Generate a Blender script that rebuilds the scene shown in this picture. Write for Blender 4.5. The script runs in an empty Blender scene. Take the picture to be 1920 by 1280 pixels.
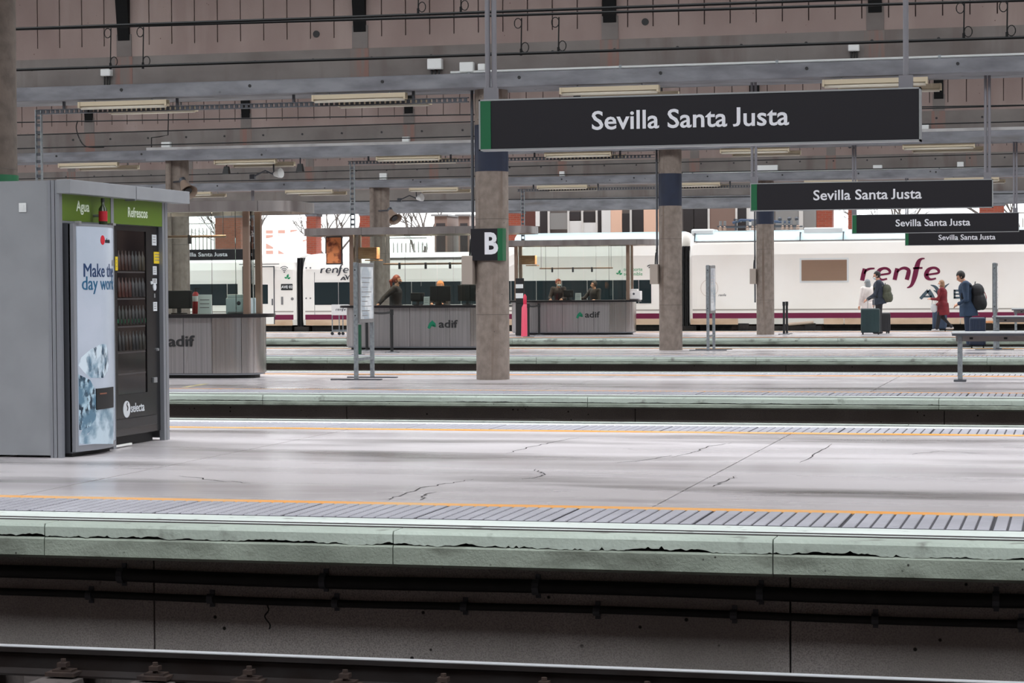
import bpy, bmesh, math, random
from mathutils import Vector, Matrix
random.seed(7)
scene = bpy.context.scene
COL = scene.collection

# ------------------------------------------------------------------ camera
CAM_H = 1.45                      # eye height above the platform surface (z = 0)
F_PX, YAW, PITCH, ROLL = 4114.0, 0.251226, -0.024687, 0.006761
fwd = Vector((-math.sin(YAW)*math.cos(PITCH), math.cos(YAW)*math.cos(PITCH), math.sin(PITCH)))
_r0 = Vector((math.cos(YAW), math.sin(YAW), 0)); _u0 = _r0.cross(fwd)
cright = _r0*math.cos(ROLL) - _u0*math.sin(ROLL)
cup = _u0*math.cos(ROLL) + _r0*math.sin(ROLL)
cam_data = bpy.data.cameras.new('camera'); cam = bpy.data.objects.new('camera', cam_data); COL.objects.link(cam)
m3 = Matrix((cright, cup, -fwd)).transposed()
cam.matrix_world = Matrix.Translation((0, 0, CAM_H)) @ m3.to_4x4()
cam_data.sensor_width = 36; cam_data.sensor_fit = 'HORIZONTAL'
cam_data.lens = F_PX/1920*36; cam_data.clip_end = 500; cam_data.clip_start = .1
scene.camera = cam

# ------------------------------------------------------------------ world, exposure
world = bpy.data.worlds.new('world'); scene.world = world; world.use_nodes = True
bgn = world.node_tree.nodes['Background']
bgn.inputs['Color'].default_value = (0.93, 0.97, 1.0, 1); bgn.inputs['Strength'].default_value = 2.6
scene.view_settings.view_transform = 'Standard'; scene.view_settings.look = 'None'
scene.view_settings.gamma = 1.0; scene.view_settings.use_curve_mapping = False
scene.view_settings.exposure = 0.80
scene.cycles.use_denoising = True
scene.cycles.max_bounces = 7; scene.cycles.transparent_max_bounces = 24
scene.cycles.sample_clamp_indirect = 6

# ------------------------------------------------------------------ helpers
def _ray(x, y): return fwd + cright*((x-960)/F_PX) - cup*((y-640)/F_PX)
def at(x, y, Y):                  # photo pixel -> point on the plane at distance Y
    d = _ray(x, y); return Vector((0, 0, CAM_H)) + d*(Y/d.y)
def onX(x, y, X):
    d = _ray(x, y); return Vector((0, 0, CAM_H)) + d*(X/d.x)
def G(x, y, z=0):
    d = _ray(x, y); return Vector((0, 0, CAM_H)) + d*((z-CAM_H)/d.z)
def S(r, g, b):
    f = lambda c: (c/255/12.92 if c/255 <= .04045 else ((c/255+.055)/1.055)**2.4)
    return (f(r), f(g), f(b))

ORG = {}                          # world origin of empties (unrotated) for building parts in world coordinates
def tag(o, label=None, cat=None, group=None, kind=None):
    if label: o['label'] = label
    if cat: o['category'] = cat
    if group: o['group'] = group
    if kind: o['kind'] = kind
    return o
def thing(name, label, cat, loc=(0, 0, 0), rz=0, group=None, kind=None):
    o = bpy.data.objects.new(name, None); COL.objects.link(o); o.empty_display_size = .2
    o.location = loc; o.rotation_euler = (0, 0, rz); ORG[o.name] = Vector(loc)
    return tag(o, label, cat, group, kind)
def org(p):
    return ORG.get(p.name, Vector((0, 0, 0))) if p else Vector((0, 0, 0))
def put(name, mesh, mat=None, parent=None, loc=(0, 0, 0), rot=None):   # link shared mesh data as an object
    o = bpy.data.objects.new(name, mesh); COL.objects.link(o)
    if parent: o.parent = parent
    o.location = loc
    if rot: o.rotation_euler = rot
    ORG[o.name] = org(parent)
    return o

class MB:
    def __init__(s): s.v = []; s.f = []
    def add(s, vs, fs):
        n = len(s.v); s.v += [tuple(v) for v in vs]; s.f += [tuple(i+n for i in f) for f in fs]; return s
    def box(s, x0, x1, y0, y1, z0, z1):
        return s.add([(x0,y0,z0),(x1,y0,z0),(x1,y1,z0),(x0,y1,z0),(x0,y0,z1),(x1,y0,z1),(x1,y1,z1),(x0,y1,z1)],
                     [(0,3,2,1),(4,5,6,7),(0,1,5,4),(1,2,6,5),(2,3,7,6),(3,0,4,7)])
    def prismX(s, poly, x0, x1):      # poly: (y, z) points, extruded along X
        n = len(poly); a = [(x0, y, z) for y, z in poly]; b = [(x1, y, z) for y, z in poly]
        return s.add(a+b, [tuple(range(n-1, -1, -1)), tuple(range(n, 2*n))] + [(i, (i+1)%n, n+(i+1)%n, n+i) for i in range(n)])
    def prismY(s, poly, y0, y1):      # poly: (x, z)
        n = len(poly); a = [(x, y0, z) for x, z in poly]; b = [(x, y1, z) for x, z in poly]
        return s.add(a+b, [tuple(range(n)), tuple(range(2*n-1, n-1, -1))] + [(i, n+i, n+(i+1)%n, (i+1)%n) for i in range(n)])
    def prismZ(s, poly, z0, z1):
        n = len(poly); a = [(x, y, z0) for x, y in poly]; b = [(x, y, z1) for x, y in poly]
        return s.add(a+b, [tuple(range(n-1, -1, -1)), tuple(range(n, 2*n))] + [(i, (i+1)%n, n+(i+1)%n, n+i) for i in range(n)])
    def tube(s, pts, r, n=8, cap=True):
        pts = [Vector(p) for p in pts]; rs = r if isinstance(r, (list, tuple)) else [r]*len(pts)
        rings = []
        for i, p in enumerate(pts):
            t = (pts[min(i+1, len(pts)-1)] - pts[max(i-1, 0)]).normalized()
            ref = Vector((0, 0, 1)) if abs(t.z) < .9 else Vector((0, 1, 0))
            a = t.cross(ref).normalized(); b = a.cross(t).normalized()
            rings.append([p + (a*math.cos(k*2*math.pi/n) + b*math.sin(k*2*math.pi/n))*rs[i] for k in range(n)])
        vs = [v for q in rings for v in q]; fs = []
        for i in range(len(pts)-1):
            for k in range(n):
                fs.append((i*n+k, (i+1)*n+k, (i+1)*n+(k+1)%n, i*n+(k+1)%n))
        if cap: fs += [tuple(range(n)), tuple(range(len(vs)-1, len(vs)-n-1, -1))]
        return s.add(vs, fs)
    def ball(s, c, rx, ry=None, rz=None, nu=12, nv=8):
        ry = ry or rx; rz = rz or rx; c = Vector(c); vs = [c+Vector((0,0,-rz))]
        for j in range(1, nv):
            ph = -math.pi/2 + math.pi*j/nv
            for i in range(nu):
                th = 2*math.pi*i/nu
                vs.append(c+Vector((rx*math.cos(ph)*math.cos(th), ry*math.cos(ph)*math.sin(th), rz*math.sin(ph))))
        vs.append(c+Vector((0,0,rz))); L = len(vs)-1; fs = []
        for i in range(nu): fs.append((0, 1+(i+1)%nu, 1+i))
        for j in range(nv-2):
            for i in range(nu):
                a = 1+j*nu; fs.append((a+i, a+(i+1)%nu, a+nu+(i+1)%nu, a+nu+i))
        a = 1+(nv-2)*nu
        for i in range(nu): fs.append((a+i, a+(i+1)%nu, L))
        return s.add(vs, fs)
    def mesh(s, name, mat, origin=(0,0,0), smooth=False):
        me = bpy.data.meshes.new(name); o = Vector(origin)
        me.from_pydata([Vector(v)-o for v in s.v], [], s.f); me.update()
        bm = bmesh.new(); bm.from_mesh(me); bmesh.ops.recalc_face_normals(bm, faces=bm.faces); bm.to_mesh(me); bm.free()
        if mat: me.materials.append(mat)
        if smooth: me.polygons.foreach_set('use_smooth', [True]*len(me.polygons))
        return me
    def build(s, name, mat, parent=None, smooth=False, bevel=0, local=False, seg=2):
        o = bpy.data.objects.new(name, s.mesh(name, mat, (0,0,0) if local else org(parent), smooth)); COL.objects.link(o)
        if parent: o.parent = parent
        ORG[o.name] = org(parent)
        if bevel:
            b = o.modifiers.new('bevel', 'BEVEL'); b.width = bevel; b.segments = seg; b.limit_method = 'ANGLE'
        if smooth:
            try: o.data.set_sharp_from_angle(angle=math.radians(40))
            except Exception: pass
        return o
def BX(name, mat, parent, x0, x1, y0, y1, z0, z1, bevel=0):
    return MB().box(x0, x1, y0, y1, z0, z1).build(name, mat, parent, bevel=bevel)

# ------------------------------------------------------------------ materials
MATS = {}
def M(name, col, rough=.6, metal=0., col2=None, ns=2., stretch=(1,1,1), lo=.4, hi=.65, bump=0., bs=40., spec=.5,
      pits=None, pit_s=30., pit_t=.12, col3=None, ns3=.6, stretch3=(1,1,1), lo3=.5, hi3=.75, rough2=None, emit=None, es=1., alpha=None, detail=6):
    if name in MATS: return MATS[name]
    m = bpy.data.materials.new(name); m.use_nodes = True; nt = m.node_tree; N = nt.nodes; L = nt.links
    b = N['Principled BSDF']; b.inputs['Roughness'].default_value = rough; b.inputs['Metallic'].default_value = metal
    b.inputs['Specular IOR Level'].default_value = spec
    b.inputs['Base Color'].default_value = (*col, 1)
    geo = N.new('ShaderNodeNewGeometry')
    def noise(scale, st, det=6):
        mp = N.new('ShaderNodeMapping'); mp.inputs['Scale'].default_value = st; L.new(geo.outputs['Position'], mp.inputs['Vector'])
        t = N.new('ShaderNodeTexNoise'); t.inputs['Scale'].default_value = scale; t.inputs['Detail'].default_value = det
        L.new(mp.outputs['Vector'], t.inputs['Vector']); return t
    cur = None
    def mixin(fac, c):
        nonlocal cur
        mx = N.new('ShaderNodeMix'); mx.data_type = 'RGBA'; L.new(fac, mx.inputs[0])
        if cur is None: mx.inputs[6].default_value = (*col, 1)
        else: L.new(cur, mx.inputs[6])
        mx.inputs[7].default_value = (*c, 1); cur = mx.outputs[2]
    def ramp(src, lo, hi):
        r = N.new('ShaderNodeMapRange'); r.inputs[1].default_value = lo; r.inputs[2].default_value = hi; r.clamp = True
        L.new(src, r.inputs[0]); return r.outputs[0]
    f1 = None
    if col2:
        f1 = ramp(noise(ns, stretch, detail).outputs['Fac'], lo, hi); mixin(f1, col2)
        if rough2 is not None:
            rr = N.new('ShaderNodeMapRange'); rr.inputs[3].default_value = rough; rr.inputs[4].default_value = rough2
            L.new(f1, rr.inputs[0]); L.new(rr.outputs[0], b.inputs['Roughness'])
    if col3: mixin(ramp(noise(ns3, stretch3).outputs['Fac'], lo3, hi3), col3)
    if pits:
        v = N.new('ShaderNodeTexVoronoi'); v.inputs['Scale'].default_value = pit_s; L.new(geo.outputs['Position'], v.inputs['Vector'])
        mr = N.new('ShaderNodeMapRange'); mr.inputs[1].default_value = pit_t; mr.inputs[2].default_value = pit_t*.6
        L.new(v.outputs['Distance'], mr.inputs[0])
        n2 = ramp(noise(pit_s*.35, (1,1,1), 1).outputs['Fac'], .55, .6)
        mu = N.new('ShaderNodeMath'); mu.operation = 'MULTIPLY'; L.new(mr.outputs[0], mu.inputs[0]); L.new(n2, mu.inputs[1])
        mixin(mu.outputs[0], pits)
    if cur is not None: L.new(cur, b.inputs['Base Color'])
    if bump:
        bn = N.new('ShaderNodeBump'); bn.inputs['Strength'].default_value = bump; bn.inputs['Distance'].default_value = .02
        L.new(noise(bs, (1,1,1), 4).outputs['Fac'], bn.inputs['Height']); L.new(bn.outputs['Normal'], b.inputs['Normal'])
    if emit:
        b.inputs['Emission Color'].default_value = (*emit, 1); b.inputs['Emission Strength'].default_value = es
    MATS[name] = m; return m
def glass_mat(name, tint=(.93,.98,.96), refl=.10, rough=.0):
    m = bpy.data.materials.new(name); m.use_nodes = True; nt = m.node_tree; N = nt.nodes; L = nt.links
    for n in list(N): N.remove(n)
    out = N.new('ShaderNodeOutputMaterial'); tr = N.new('ShaderNodeBsdfTransparent'); gl = N.new('ShaderNodeBsdfGlossy')
    mx = N.new('ShaderNodeMixShader'); fr = N.new('ShaderNodeFresnel'); fr.inputs['IOR'].default_value = 1.5
    tr.inputs['Color'].default_value = (*tint, 1); gl.inputs['Roughness'].default_value = rough
    L.new(fr.outputs[0], mx.inputs[0]); L.new(tr.outputs[0], mx.inputs[1]); L.new(gl.outputs[0], mx.inputs[2]); L.new(mx.outputs[0], out.inputs[0])
    MATS[name] = m; return m

m_floor = M('platform_concrete', S(212,205,207), .34, col2=S(190,183,185), ns=.9, stretch=(.12,1,1), lo=.35, hi=.7, rough2=.17,
            col3=S(104,99,97), ns3=1.7, stretch3=(.13,.6,1), lo3=.51, hi3=.72, bump=.02, bs=14, spec=.55)
m_joint = M('joint_dark', S(52,48,48), .9)
m_coping = M('coping_green_concrete', S(146,154,142), .75, col2=S(120,127,116), ns=2.2, stretch=(1,1,2), lo=.35, hi=.7, bump=.25, bs=60,
             pits=S(46,46,40), pit_s=16, pit_t=.14, col3=S(98,102,92), ns3=5, stretch3=(.5,1,1), lo3=.52, hi3=.72)
m_coping_top = M('coping_top', S(186,196,186), .7, col2=S(158,167,157), ns=1.8, stretch=(.4,1,1), lo=.35, hi=.75, bump=.2, bs=50,
                 col3=S(128,132,124), ns3=5, lo3=.58, hi3=.7)
m_border = M('edge_border_paint', S(226,232,227), .6, col2=S(204,212,206), ns=2.5, stretch=(.3,1,1), lo=.4, hi=.7, bump=.1, bs=40, col3=S(150,156,150), ns3=7, lo3=.62, hi3=.72)
m_tactile = M('tactile_grey', S(176,174,182), .6, col2=S(158,156,164), ns=1.5, stretch=(1,1,1), lo=.35, hi=.7, bump=.05)
m_tactile_base = M('tactile_base', S(72,70,76), .8)
m_orange = M('orange_line', S(236,160,70), .6, col2=S(224,178,120), ns=2.5, stretch=(.5,1,1), lo=.4, hi=.65)
m_wallc = M('track_wall_concrete', S(186,178,174), .85, col2=S(156,148,144), ns=1.3, stretch=(1,1,.6), lo=.35, hi=.7, bump=.2, bs=90, pits=S(30,26,24), pit_s=9, pit_t=.13,
            col3=S(142,135,132), ns3=110, lo3=.42, hi3=.66, detail=8)
m_bed = M('track_bed', S(60,52,50), .9, col2=S(40,34,32), ns=5, bump=.5, bs=30)
m_steel_rail = M('rail_side_steel', S(58,54,54), .5, .6, col2=S(44,36,34), ns=6, stretch=(.4,1,1))
m_rail_top = M('rail_top_polished', S(225,226,230), .5, .8)
m_rust = M('rusty_iron', S(72,58,52), .7, .4, col2=S(52,42,40), ns=12)
m_black = M('black_plastic', S(24,24,26), .55)
m_conduit = M('black_conduit', S(16,15,15), .6, col2=S(26,25,25), ns=9)
m_conc = M('column_concrete', S(138,126,117), .8, col2=S(116,104,96), ns=9, stretch=(1,1,.8), lo=.35, hi=.7, bump=.15, bs=50, col3=S(106,90,80), ns3=2.5, stretch3=(2.5,2.5,.10), lo3=.57, hi3=.72, pits=S(60,54,50), pit_s=9, pit_t=.1)
m_beam = M('beam_concrete', S(137,138,144), .8, col2=S(106,106,112), ns=3.2, stretch=(.5,1,1.5), lo=.35, hi=.7, bump=.15, bs=40, col3=S(104,98,98), ns3=2, stretch3=(.3,1,2), lo3=.58, hi3=.75, pits=S(48,46,46), pit_s=3.2, pit_t=.1)
m_band = M('grey_upstand_concrete', S(130,124,121), .85, col2=S(109,102,99), ns=1.5, stretch=(.8,1,1), lo=.3, hi=.7, bump=.15, col3=S(104,92,88), ns3=1.2, stretch3=(2,1,.3), lo3=.55, hi3=.75)
m_pink = M('pink_cladding', S(152,135,130), .85, col2=S(136,118,113), ns=1.1, stretch=(1,1,.6), lo=.3, hi=.7, bump=.12, col3=S(164,148,142), ns3=.8, stretch3=(1.5,1,.2), lo3=.55, hi3=.75, pits=S(110,88,84), pit_s=8, pit_t=.1)
m_redstain = M('rust_stained_concrete', S(132,104,96), .85, col2=S(120,112,108), ns=4, stretch=(3,1,.3))
m_roof = M('roof_deck_concrete', S(150,142,138), .85, col2=S(130,122,118), ns=1)
m_rib = M('black_steel_rib', S(12,12,13), .7, spec=.2)
m_blue = M('dark_blue_paint', S(9,22,48), .5, col2=S(13,27,54), ns=6)
m_green = M('sign_green', S(8,92,54), .45)
m_sign = M('sign_charcoal', S(32,30,35), .45, spec=.3)
m_signlit = M('sign_letter_white', S(226,226,232), .5)
m_alu = M('aluminium_grey', S(168,170,172), .4, .7)
m_galv = M('galvanised_steel', S(150,156,160), .45, .6, col2=S(126,132,136), ns=20)
m_pole = M('grey_painted_pole', S(128,126,132), .45, .3)
m_white = M('white_enamel', S(224,226,226), .4)
m_cream = M('cream_lamp_housing', S(198,184,158), .45)
m_tube = M('unlit_tube_glass', S(206,200,186), .3)
m_panel = M('kiosk_grey_panel', S(142,144,148), .45, col2=S(135,137,141), ns=3, bump=.02, bs=200)
m_frame = M('kiosk_grey_frame', S(140,142,148), .4, .3)
m_dgrey = M('dark_grey_metal', S(78,80,86), .4, .3)
m_steel = M('brushed_steel', S(196,194,195), .32, 1.0, col2=S(164,162,163), ns=7, stretch=(6,6,.06), lo=.35, hi=.7, rough2=.38)
m_steel_pol = M('polished_steel', S(206,203,201), .2, 1.0, col2=S(186,182,180), ns=7, stretch=(5,5,.06))
m_counter = M('black_counter', S(28,26,28), .3)
m_glass = glass_mat('clear_glass')
m_wire = M('black_wire', S(7,7,8), .6, spec=.2)
# ------------------------------------------------------------------ text
def text(name, body, size, loc, mat, parent=None, facing='-Y', xs=1., bold=0., shear=0., ext=.002, width=None, bend=None, sit=False):
    c = bpy.data.curves.new(name, 'FONT'); c.body = body; c.size = size; c.align_x = 'CENTER'; c.align_y = 'CENTER'
    c.extrude = ext; c.offset = bold; c.shear = shear; c.resolution_u = 3
    o = bpy.data.objects.new(name, c); COL.objects.link(o)
    bpy.context.view_layer.update()
    me = bpy.data.meshes.new_from_object(o.evaluated_get(bpy.context.evaluated_depsgraph_get()))
    bpy.data.objects.remove(o); bpy.data.curves.remove(c)
    if sit:                                  # letters that drop below the base line (J) are set on it
        par = list(range(len(me.vertices)))
        def root(a):
            while par[a] != a: par[a] = par[par[a]]; a = par[a]
            return a
        for e_ in me.edges: par[root(e_.vertices[0])] = root(e_.vertices[1])
        isl = {}
        for v in me.vertices: isl.setdefault(root(v.index), []).append(v)
        lows = sorted(min(v.co.y for v in q) for q in isl.values()); base = lows[len(lows)//2]
        for q in isl.values():
            a, b_ = min(v.co.y for v in q), max(v.co.y for v in q)
            if a < base - .05*size:
                for v in q: v.co.y = base + (v.co.y-a)*(b_-base)/(b_-a)
    xsx = [v.co.x for v in me.vertices]
    if width: xs = width/(max(xsx)-min(xsx))
    for v in me.vertices:
        v.co.x *= xs
        x, y, z = v.co
        if facing == '-Y': v.co = (x, -z, y)
        else: v.co = (z, x, y)
        if bend: v.co.x += bend(Vector(loc).y + v.co.y)
    me.materials.clear(); me.materials.append(mat); me.name = name
    ob = bpy.data.objects.new(name, me); COL.objects.link(ob)
    if parent: ob.parent = parent
    ob.location = Vector(loc) - org(parent)
    return ob
def ribbon(name, strokes, origin, ux, mat, parent, size, facing='-Y', th=.004):
    # strokes: list of [(x, y, halfwidth), ...] in letter units, drawn as flat inlaid shapes
    b = MB(); o = Vector(origin)
    U = Vector((1, 0, 0)) if facing == '-Y' else Vector((0, 1, 0)); n = Vector((0, -1, 0)) if facing == '-Y' else Vector((1, 0, 0)); W = Vector((0, 0, 1))
    for st in strokes:
        L, R = [], []
        for i, (x, y, h) in enumerate(st):
            p0 = Vector(st[max(i-1, 0)][:2]); p1 = Vector(st[min(i+1, len(st)-1)][:2]); t = (p1-p0).normalized()
            nn = Vector((-t.y, t.x)); L.append(Vector((x, y))+nn*h); R.append(Vector((x, y))-nn*h)
        k = len(L)
        P = lambda q, d: o + U*(q.x*size*ux) + W*(q.y*size) + n*d
        vs = [P(q, th) for q in L] + [P(q, th) for q in R] + [P(q, 0) for q in L] + [P(q, 0) for q in R]
        fs = []
        for i in range(k-1):
            fs += [(i, i+1, k+i+1, k+i), (2*k+i, 3*k+i, 3*k+i+1, 2*k+i+1), (i, 2*k+i, 2*k+i+1, i+1), (k+i, k+i+1, 3*k+i+1, 3*k+i)]
        b.add(vs, fs)
    return b.build(name, mat, parent)
def smooth_pts(pts, n=6):
    out = []
    for i in range(len(pts)-1):
        p0, p1, p2, p3 = pts[max(i-1,0)], pts[i], pts[i+1], pts[min(i+2,len(pts)-1)]
        for k in range(n):
            t = k/n
            out.append(tuple(.5*((2*b)+(-a+c)*t+(2*a-5*b+4*c-d)*t*t+(-a+3*b-3*c+d)*t**3) for a, b, c, d in zip(p0, p1, p2, p3)))
    out.append(tuple(pts[-1])); return out

# ------------------------------------------------------------------ setting: platforms
X0, X1 = -60.0, 24.0
PER, WID, E1 = 15.75, 10.5, 12.46
EDGE = [E1 + PER*i for i in range(4)]
MID = [e + WID/2 for e in EDGE] + [E1 + PER*4 + WID/2]
JX = [-2.69 + 4.55*k for k in range(-11, 3)]
LIPS = (.215, .15, .15, .17)
WIDS = (10.6, 8.6, 7.9, 10.5)              # platform widths

def tactile_mesh():
    b = MB(); W, D = .875, .79
    b.box(-W/2, W/2, -D/2, D/2, 0, .003)
    nx, ny = 10, 17
    for i in range(nx):
        for j in range(ny):
            cx = -W/2 + W*(i+.5)/nx; cy = -D/2 + D*(j+.5)/ny; a, c = .0365, .0175
            a2, c2 = .032, .0135; z0, z1 = .003, .008
            b.add([(cx-a,cy-c,z0),(cx+a,cy-c,z0),(cx+a,cy+c,z0),(cx-a,cy+c,z0),(cx-a2,cy-c2,z1),(cx+a2,cy-c2,z1),(cx+a2,cy+c2,z1),(cx-a2,cy+c2,z1)],
                  [(4,5,6,7),(0,1,5,4),(1,2,6,5),(2,3,7,6),(3,0,4,7)])
    me = b.mesh('tactile_tile', m_tactile_base); me.materials.append(m_tactile)
    for p in me.polygons:
        if p.index >= 6: p.material_index = 1
    return me
TACT = tactile_mesh()

def view_range(Y, margin=1.5):
    return at(0, 700, Y).x - margin, at(1920, 700, Y).x + margin + 1.0

def jag_slab(b, x0, x1, yf, yb, zt, zb, amp, chip):
    # edge slab with an uneven, broken lower arris
    n = max(2, int((x1-x0)/.016)); top, bot, low = [], [], []
    r = random.Random(int(x0*1000) & 0xffff); d = 0
    for i in range(n+1):
        x = x0 + (x1-x0)*i/n
        d = d*.86 + r.uniform(-amp, amp)*.55
        zz = zb + d + (chip*r.random() if r.random() < .05 else 0)
        top.append((x, yf + .012 + r.uniform(-.002, .002), zt)); bot.append((x, yf + r.uniform(-.0006, .0006), zt-.018)); low.append((x, yf + r.uniform(-.0008,.0008), zz))
    k = n+1
    vs = top + bot + low + [(v[0], yb, v[2]) for v in low] + [(x0 + (x1-x0)*i/n, yb, zt) for i in range(k)]
    fs = []
    for i in range(n):
        for a, c in ((0, 1), (1, 2), (2, 3), (4, 0)):
            fs.append((a*k+i, a*k+i+1, c*k+i+1, c*k+i))
    fs += [(0, k, 2*k, 3*k, 4*k), (k-1, 2*k-1, 3*k-1, 4*k-1, 5*k-1)]
    b.add(vs, fs)

for i, e in enumerate(EDGE):
    f = e + WIDS[i]; LIP = LIPS[i]
    pl = thing('platform', None, None, (0, e, 0), kind='structure'); pl.name = 'floor' if i == 0 else 'floor.%03d' % i; ORG[pl.name] = Vector((0, e, 0))
    # core body
    BX('platform_core', m_wallc, pl, X0, X1, e+.6, f-.6, -1.35, -.09)
    # floor slabs with joints, slightly recessed joint filler below
    BX('joint_filler', m_joint, pl, X0, X1, e+1.5, f-1.5, -.09, -.012)
    for a, c in zip(JX[:-1], JX[1:]):
        if c < X0 or a > X1: continue
        BX('floor_slab', m_floor, pl, max(a, X0)+.007, min(c, X1)-.007, e+1.66, f-1.66, -.09, 0.0)
    for side in (0, 1):
        s = 1 if side == 0 else -1; ed = e if side == 0 else f
        rng = lambda a, c: (min(ed+s*a, ed+s*c), max(ed+s*a, ed+s*c))
        y0, y1 = rng(1.50, 1.66); BX('orange_line', m_orange, pl, X0, X1, y0, y1, -.09, .005)
        y0, y1 = rng(.70, 1.50); BX('tactile_bedding', m_tactile_base, pl, X0, X1, y0, y1, -.09, -.001)
        # painted border and its two inlaid dark strips
        y0, y1 = rng(.375, .70); BX('edge_border', m_border, pl, X0, X1, y0, y1, -.09, 0.0)
        for q in ((.20, .255), (.32, .375)):
            y0, y1 = rng(*q); BX('inlay_strip', m_joint, pl, X0, X1, y0, y1, -.06, .003)
        y0, y1 = rng(.255, .32); BX('border_rib', m_border, pl, X0, X1, y0, y1, -.06, .001)
        xa, xb = view_range(ed); xa = max(xa, X0); xb = min(xb, X1)
        # edge slabs and coping blocks
        step = 2.27 if i == 0 and side == 0 else 4.55
        x = -2.69 + 1.02 + step*math.floor((xa+1.67)/step)
        while x < xb:
            xe = min(x+step, X1)
            if side == 0:
                b = MB(); jag_slab(b, x+.004, xe-.004, e+.006, e+.20, 0, -.074, .011 if i == 0 else .004, .02 if i == 0 else .006); b.build('edge_slab', m_coping_top, pl)
                b = MB(); b.prismX([(e, -.095), (e+.012, -.083), (e+.6, -.083), (e+.6, -LIP), (e+.03, -LIP), (e, -LIP+.02)], x+.003, xe-.003); b.build('coping_block', m_coping, pl)
            else:
                b = MB().box(x+.004, xe-.004, f-.20, f-.004, -.078, 0); b.build('edge_slab', m_coping_top, pl)
                b = MB().box(x+.003, xe-.003, f-.6, f, -LIP, -.083); b.build('coping_block', m_coping, pl)
            x += step
        # tactile tiles
        if (i, side) in ((0,0),(0,1),(1,0),(1,1),(2,0)):
            t = .885; x = -2.69 + t*math.floor((xa+2.69)/t); n = 0
            cy = ed + s*1.10
            while x < xb+.5 and n < 60:
                o = put('tactile_tile', TACT, None, pl, (x, cy-e, 0)); x += t; n += 1
        # wall panels below the lip
    wy = e + (.46 if i == 0 else .5)
    x = -2.69 + 1.06 - 4.05*12
    while x < X1:
        if x+4.05 > X0: BX('wall_panel', m_wallc, pl, x+.006, x+4.05-.006, wy, e+.6, -1.35, -LIP)
        x += 4.05
    BX('wall_backing', m_joint, pl, X0, X1, wy+.03, e+.61, -1.35, -LIP-.001)

# cracks in the nearest platform floor: thin jagged seams
fl0 = bpy.data.objects['floor']
for pts in ([(726,938),(745,930),(790,915),(840,906),(888,898)], [(785,939),(797,928),(815,922)], [(976,899),(1003,895),(1022,889),(1008,884),(1004,879)], [(950,850),(985,840),(1030,830),(1085,820)],
            [(1262,857),(1300,848),(1330,836),(1372,830)], [(1340,912),(1352,905),(1382,892)], [(1500,868),(1530,850),(1560,832)], [(1150,868),(1210,862),(1260,853)], [(330,892),(400,899),(470,907)], [(1700,852),(1760,846),(1850,850)]):
    pp = [G(*q) for q in pts]; rr = random.Random(pts[0][0]); fine = []
    for a, c in zip(pp[:-1], pp[1:]):
        for k in range(6): fine.append(a.lerp(c, k/6) + Vector((rr.uniform(-.02,.02), rr.uniform(-.05,.05), 0)))
    fine.append(pp[-1]); b = MB(); L = []; R = []
    for k, q in enumerate(fine):
        w = .0035*(1-abs(2*k/(len(fine)-1)-1)**3)+.001; t_ = (fine[min(k+1,len(fine)-1)]-fine[max(k-1,0)]).normalized(); n_ = Vector((-t_.y, t_.x, 0))
        L.append((*(q+n_*w*1.6).xy, .0012)); R.append((*(q-n_*w*1.6).xy, .0012))
    k = len(L); b.add(L+R, [(j, j+1, k+j+1, k+j) for j in range(k-1)]).build('floor_crack', m_joint, fl0)
a, c = G(345, 726), G(388, 719)
n_ = Vector((-(c-a).y, (c-a).x, 0)).normalized()*.05
MB().add([a-n_+Vector((0,0,.001)), a+n_+Vector((0,0,.001)), c+n_+Vector((0,0,.001)), c-n_+Vector((0,0,.001))], [(0,1,2,3)]).build('painted_mark', M('worn_yellow_paint', S(206,190,120), .6, col2=S(180,172,150), ns=6), bpy.data.objects['floor.001'])
# trackbeds
for i in range(5):
    ya = -9 if i == 0 else EDGE[i-1] + WIDS[i-1] - .7
    yb = EDGE[i] + .5 if i < 4 else EDGE[3] + WIDS[3] + 5.6
    BX('trim_%d' % (i+1), m_bed, None, X0, X1, ya, yb, -1.4, -.90)['kind'] = 'structure'
# near track
RAILZ = -.60
def rail_prof(y):
    return [(y-.075, RAILZ-.16), (y+.075, RAILZ-.16), (y+.075, RAILZ-.148), (y+.012, RAILZ-.125), (y+.010, RAILZ-.045), (y+.036, RAILZ-.032), (y+.036, RAILZ-.004),
            (y-.036, RAILZ-.004), (y-.036, RAILZ-.032), (y-.010, RAILZ-.045), (y-.012, RAILZ-.125), (y-.075, RAILZ-.148)]
CX0 = at(120, 1265, E1-1.0).x
clip = MB()
clip.box(-.09, .09, -.13, -.03, 0, .022).box(-.06, .06, -.10, -.02, .022, .034).tube([(0, -.075, .03), (0, -.075, .095)], .016, 6)
clip.box(-.028, .028, -.103, -.047, .05, .075)
CLIP = clip.mesh('rail_clip', m_rust)
for k, ry in enumerate((E1-.93, E1-.93-1.51)):
    r = thing('rail', ['shiny-topped steel rail running along the foot of the nearest platform wall', 'second steel rail of the nearest track, further from the platform wall'][k], 'rail', (0, ry, RAILZ-.16))
    MB().prismX(rail_prof(ry), X0, X1).build('rail_body', m_steel_rail, r)
    MB().box(X0, X1, ry-.033, ry+.033, RAILZ-.005, RAILZ+.001).build('running_surface', m_rail_top, r)
    if k == 0:
        for j in range(-1, 8):
            put('rail_clip', CLIP, None, r, (CX0+.565*j, 0, .012))
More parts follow.
